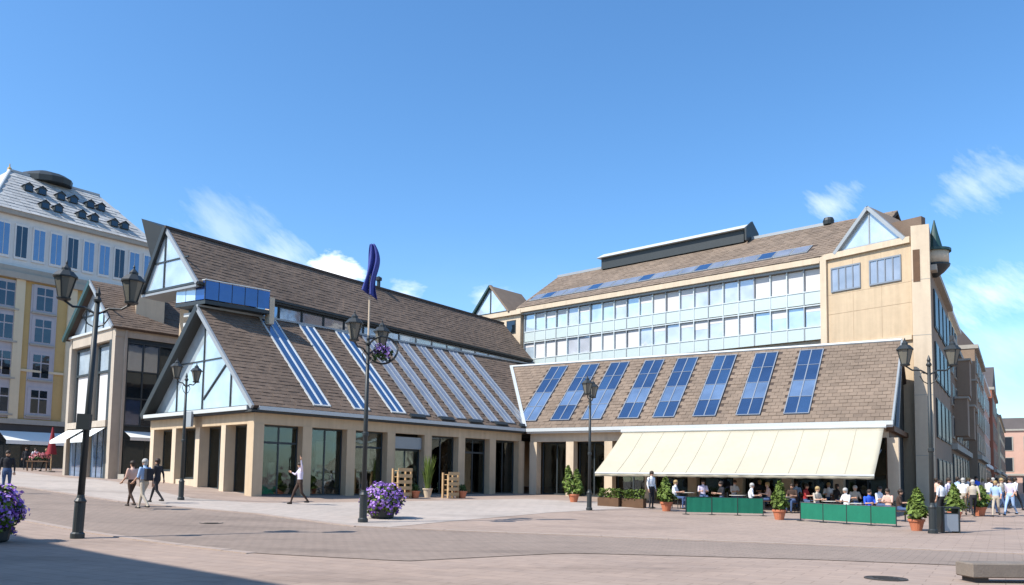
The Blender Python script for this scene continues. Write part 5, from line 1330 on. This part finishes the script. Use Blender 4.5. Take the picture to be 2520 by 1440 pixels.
for (pp, fc, sh, hr, lb) in diners:
    q = gp(*pp); person('seated diner ' + lb, q, fc, 1.74, 'sit', sh, 'cl_jeans', hr, group='diners at the cafe')
    chair(q + Vector((0, 0, 0)), fc, 'dark cafe chair under the diner ' + lb)
for (pp, lb) in (((1815, 1258), 'round cafe table behind the left green barrier'), ((1690, 1250), 'round cafe table beside the pointed conifer'), ((2045, 1276), 'round cafe table behind the left half of the right barrier'), ((2112, 1283), 'round cafe table next to the diner in bright blue'), ((1925, 1262), 'round cafe table in the gap behind the middle conifer')):
    table(gp(*pp), lb)
person('waiter in white shirt standing under the awning left of the conifer', gp(1603, 1252), R(40), 1.78, 'stand', 'cl_white', 'cl_dark', 'hair_dark', 'long', group='diners at the cafe')
G3 = 'people at the right by the side street'
for (pp, fc, h, ps_, sh, lg, hr, lb) in (((2318, 1280), 200, 1.72, 'stand', 'cl_white', 'cl_dark', 'hair_dark', 'person in white top and dark trousers right beside the lamp post'),
        ((2336, 1272), 40, 1.78, 'stand', 'cl_lilac', 'cl_jeans', 'hair_dark', 'person in lilac shirt behind the litter bin'), ((2372, 1268), 150, 1.75, 'walk', 'cl_white', 'cl_tan', 'hair_grey', 'grey-haired person in white between the two right conifers'),
        ((2392, 1262), -30, 1.7, 'stand', 'cl_dark', 'cl_dark', 'hair_dark', 'person in black between the right conifers'), ((2436, 1264), 100, 1.76, 'walk', 'cl_white', 'cl_jeans', 'hair_dark', 'person in white and jeans just right of the last conifer'),
        ((2466, 1262), 20, 1.74, 'walk', 'cl_tan', 'cl_jeans', 'hair_blond', 'blond person in beige shirt and jeans near the right edge'), ((2488, 1270), -60, 1.8, 'walk', 'cl_lilac', 'cl_blue', 'hair_dark', 'person in lilac shirt and light blue trousers at the right edge'),
        ((2455, 1244), 160, 1.72, 'stand', 'cl_red', 'cl_dark', 'hair_dark', 'person in dark red further down the side street'), ((2480, 1236), 200, 1.75, 'walk', 'cl_dark', 'cl_dark', 'hair_dark', 'distant person in black in the side street'), ((2420, 1240), 180, 1.7, 'walk', 'cl_peach', 'cl_brown', 'hair_blond', 'person in peach top behind the last conifer'),
        ((2358, 1258), 90, 1.74, 'walk', 'cl_blue', 'cl_dark', 'hair_dark', 'person in pale blue behind the conifer by the bin'), ((2384, 1250), -90, 1.7, 'walk', 'cl_white', 'cl_brown', 'hair_blond', 'blond person in white further back between the conifers'),
        ((2404, 1246), 10, 1.78, 'stand', 'cl_royal', 'cl_dark', 'hair_dark', 'person in bright blue in the crowd at the right'), ((2446, 1252), 200, 1.72, 'stand', 'cl_dark', 'cl_jeans', 'hair_grey', 'grey-haired person in black near the right edge'),
        ((2474, 1250), 140, 1.68, 'walk', 'cl_white', 'cl_dark', 'hair_dark', 'dark-haired person in white further back at the right edge'), ((2306, 1262), 120, 1.7, 'walk', 'cl_peach', 'cl_dark', 'hair_dark', 'person in peach behind the right lamp post'),
        ((2396, 1272), 160, 1.7, 'walk', 'cl_tan', 'cl_dark', 'hair_grey', 'grey-haired person in beige left of the last conifer'), ((2452, 1272), -40, 1.66, 'walk', 'cl_blue', 'cl_tan', 'hair_blond', 'blond person in pale blue walking at the right'), ((2500, 1256), 90, 1.75, 'walk', 'cl_white', 'cl_dark', 'hair_dark', 'person in white half cut off by the right edge'), ((2490, 1244), 10, 1.7, 'stand', 'cl_peach', 'cl_jeans', 'hair_dark', 'person in peach further back at the right edge'),
        ((2434, 1230), 0, 1.75, 'walk', 'cl_lilac', 'cl_dark', 'hair_dark', 'small distant figure in lilac far down the street'), ((2464, 1226), 0, 1.7, 'walk', 'cl_white', 'cl_jeans', 'hair_dark', 'small distant figure in white far down the street')):
    person(lb, gp(*pp), R(fc), h, ps_, sh, lg, hr, group=G3)

# ---------------------------------------------------------------- small things
q = gp(2334, 1311); bn = thing('litter_bin', 'grey metal litter bin beside the right lamp post', 'litter bin', q)
G = Fr(q, (1, 0, 0), (0, 0, 1), (0, -1, 0))
MB().box(G, -.27, .27, .06, .66, -.22, .22).build('body', 'bin_metal', bn); MB().box(G, -.3, .3, .86, .92, -.25, .25).build('lid', 'metal_dark', bn)
for u in (-.3, .25): MB().box(G, u, u + .05, 0, .86, -.24, .24).build('side', 'metal_dark', bn)
MB().box(G, -.25, .25, .661, .70, -.22, .2).build('rim', 'metal_dark', bn)
q = gp(2440, 1432); bs = thing('stone_bench', 'low brown granite bench block at the bottom right corner', 'bench', q)
G = Fr(q, Vector((1, .06, 0)), (0, 0, 1), Vector((.06, -1, 0)))
o = MB().box(G, -.5, 1.3, .09, .34, -.25, .25).build('slab', 'granite_dark', bs); o.modifiers.new('b', 'BEVEL').width = .02
for u in (-.42, .9): MB().box(G, u, u + .25, -.05, .09, -.18, .18).build('foot', 'stone_dark', bs)
for pp, lb in (((2180, 1425), 'round iron manhole cover at the bottom edge, left of the bench'), ((520, 1288), 'round iron manhole cover in the street at the left')):
    q = gp(*pp); mh = thing('manhole_cover', lb, 'manhole cover', q, 'manhole covers')
    MB().lathe(q, [(.36, 0), (.36, .018), (.33, .018), (.33, .012), (.01, .012)], 24).build('cover', 'iron', mh)
    for k in range(5): MB().wbox(q + Vector((0, -.22 + .11 * k, .0125)), .42 - abs(k - 2) * .07, .03, .006).build('rib', 'iron', mh)
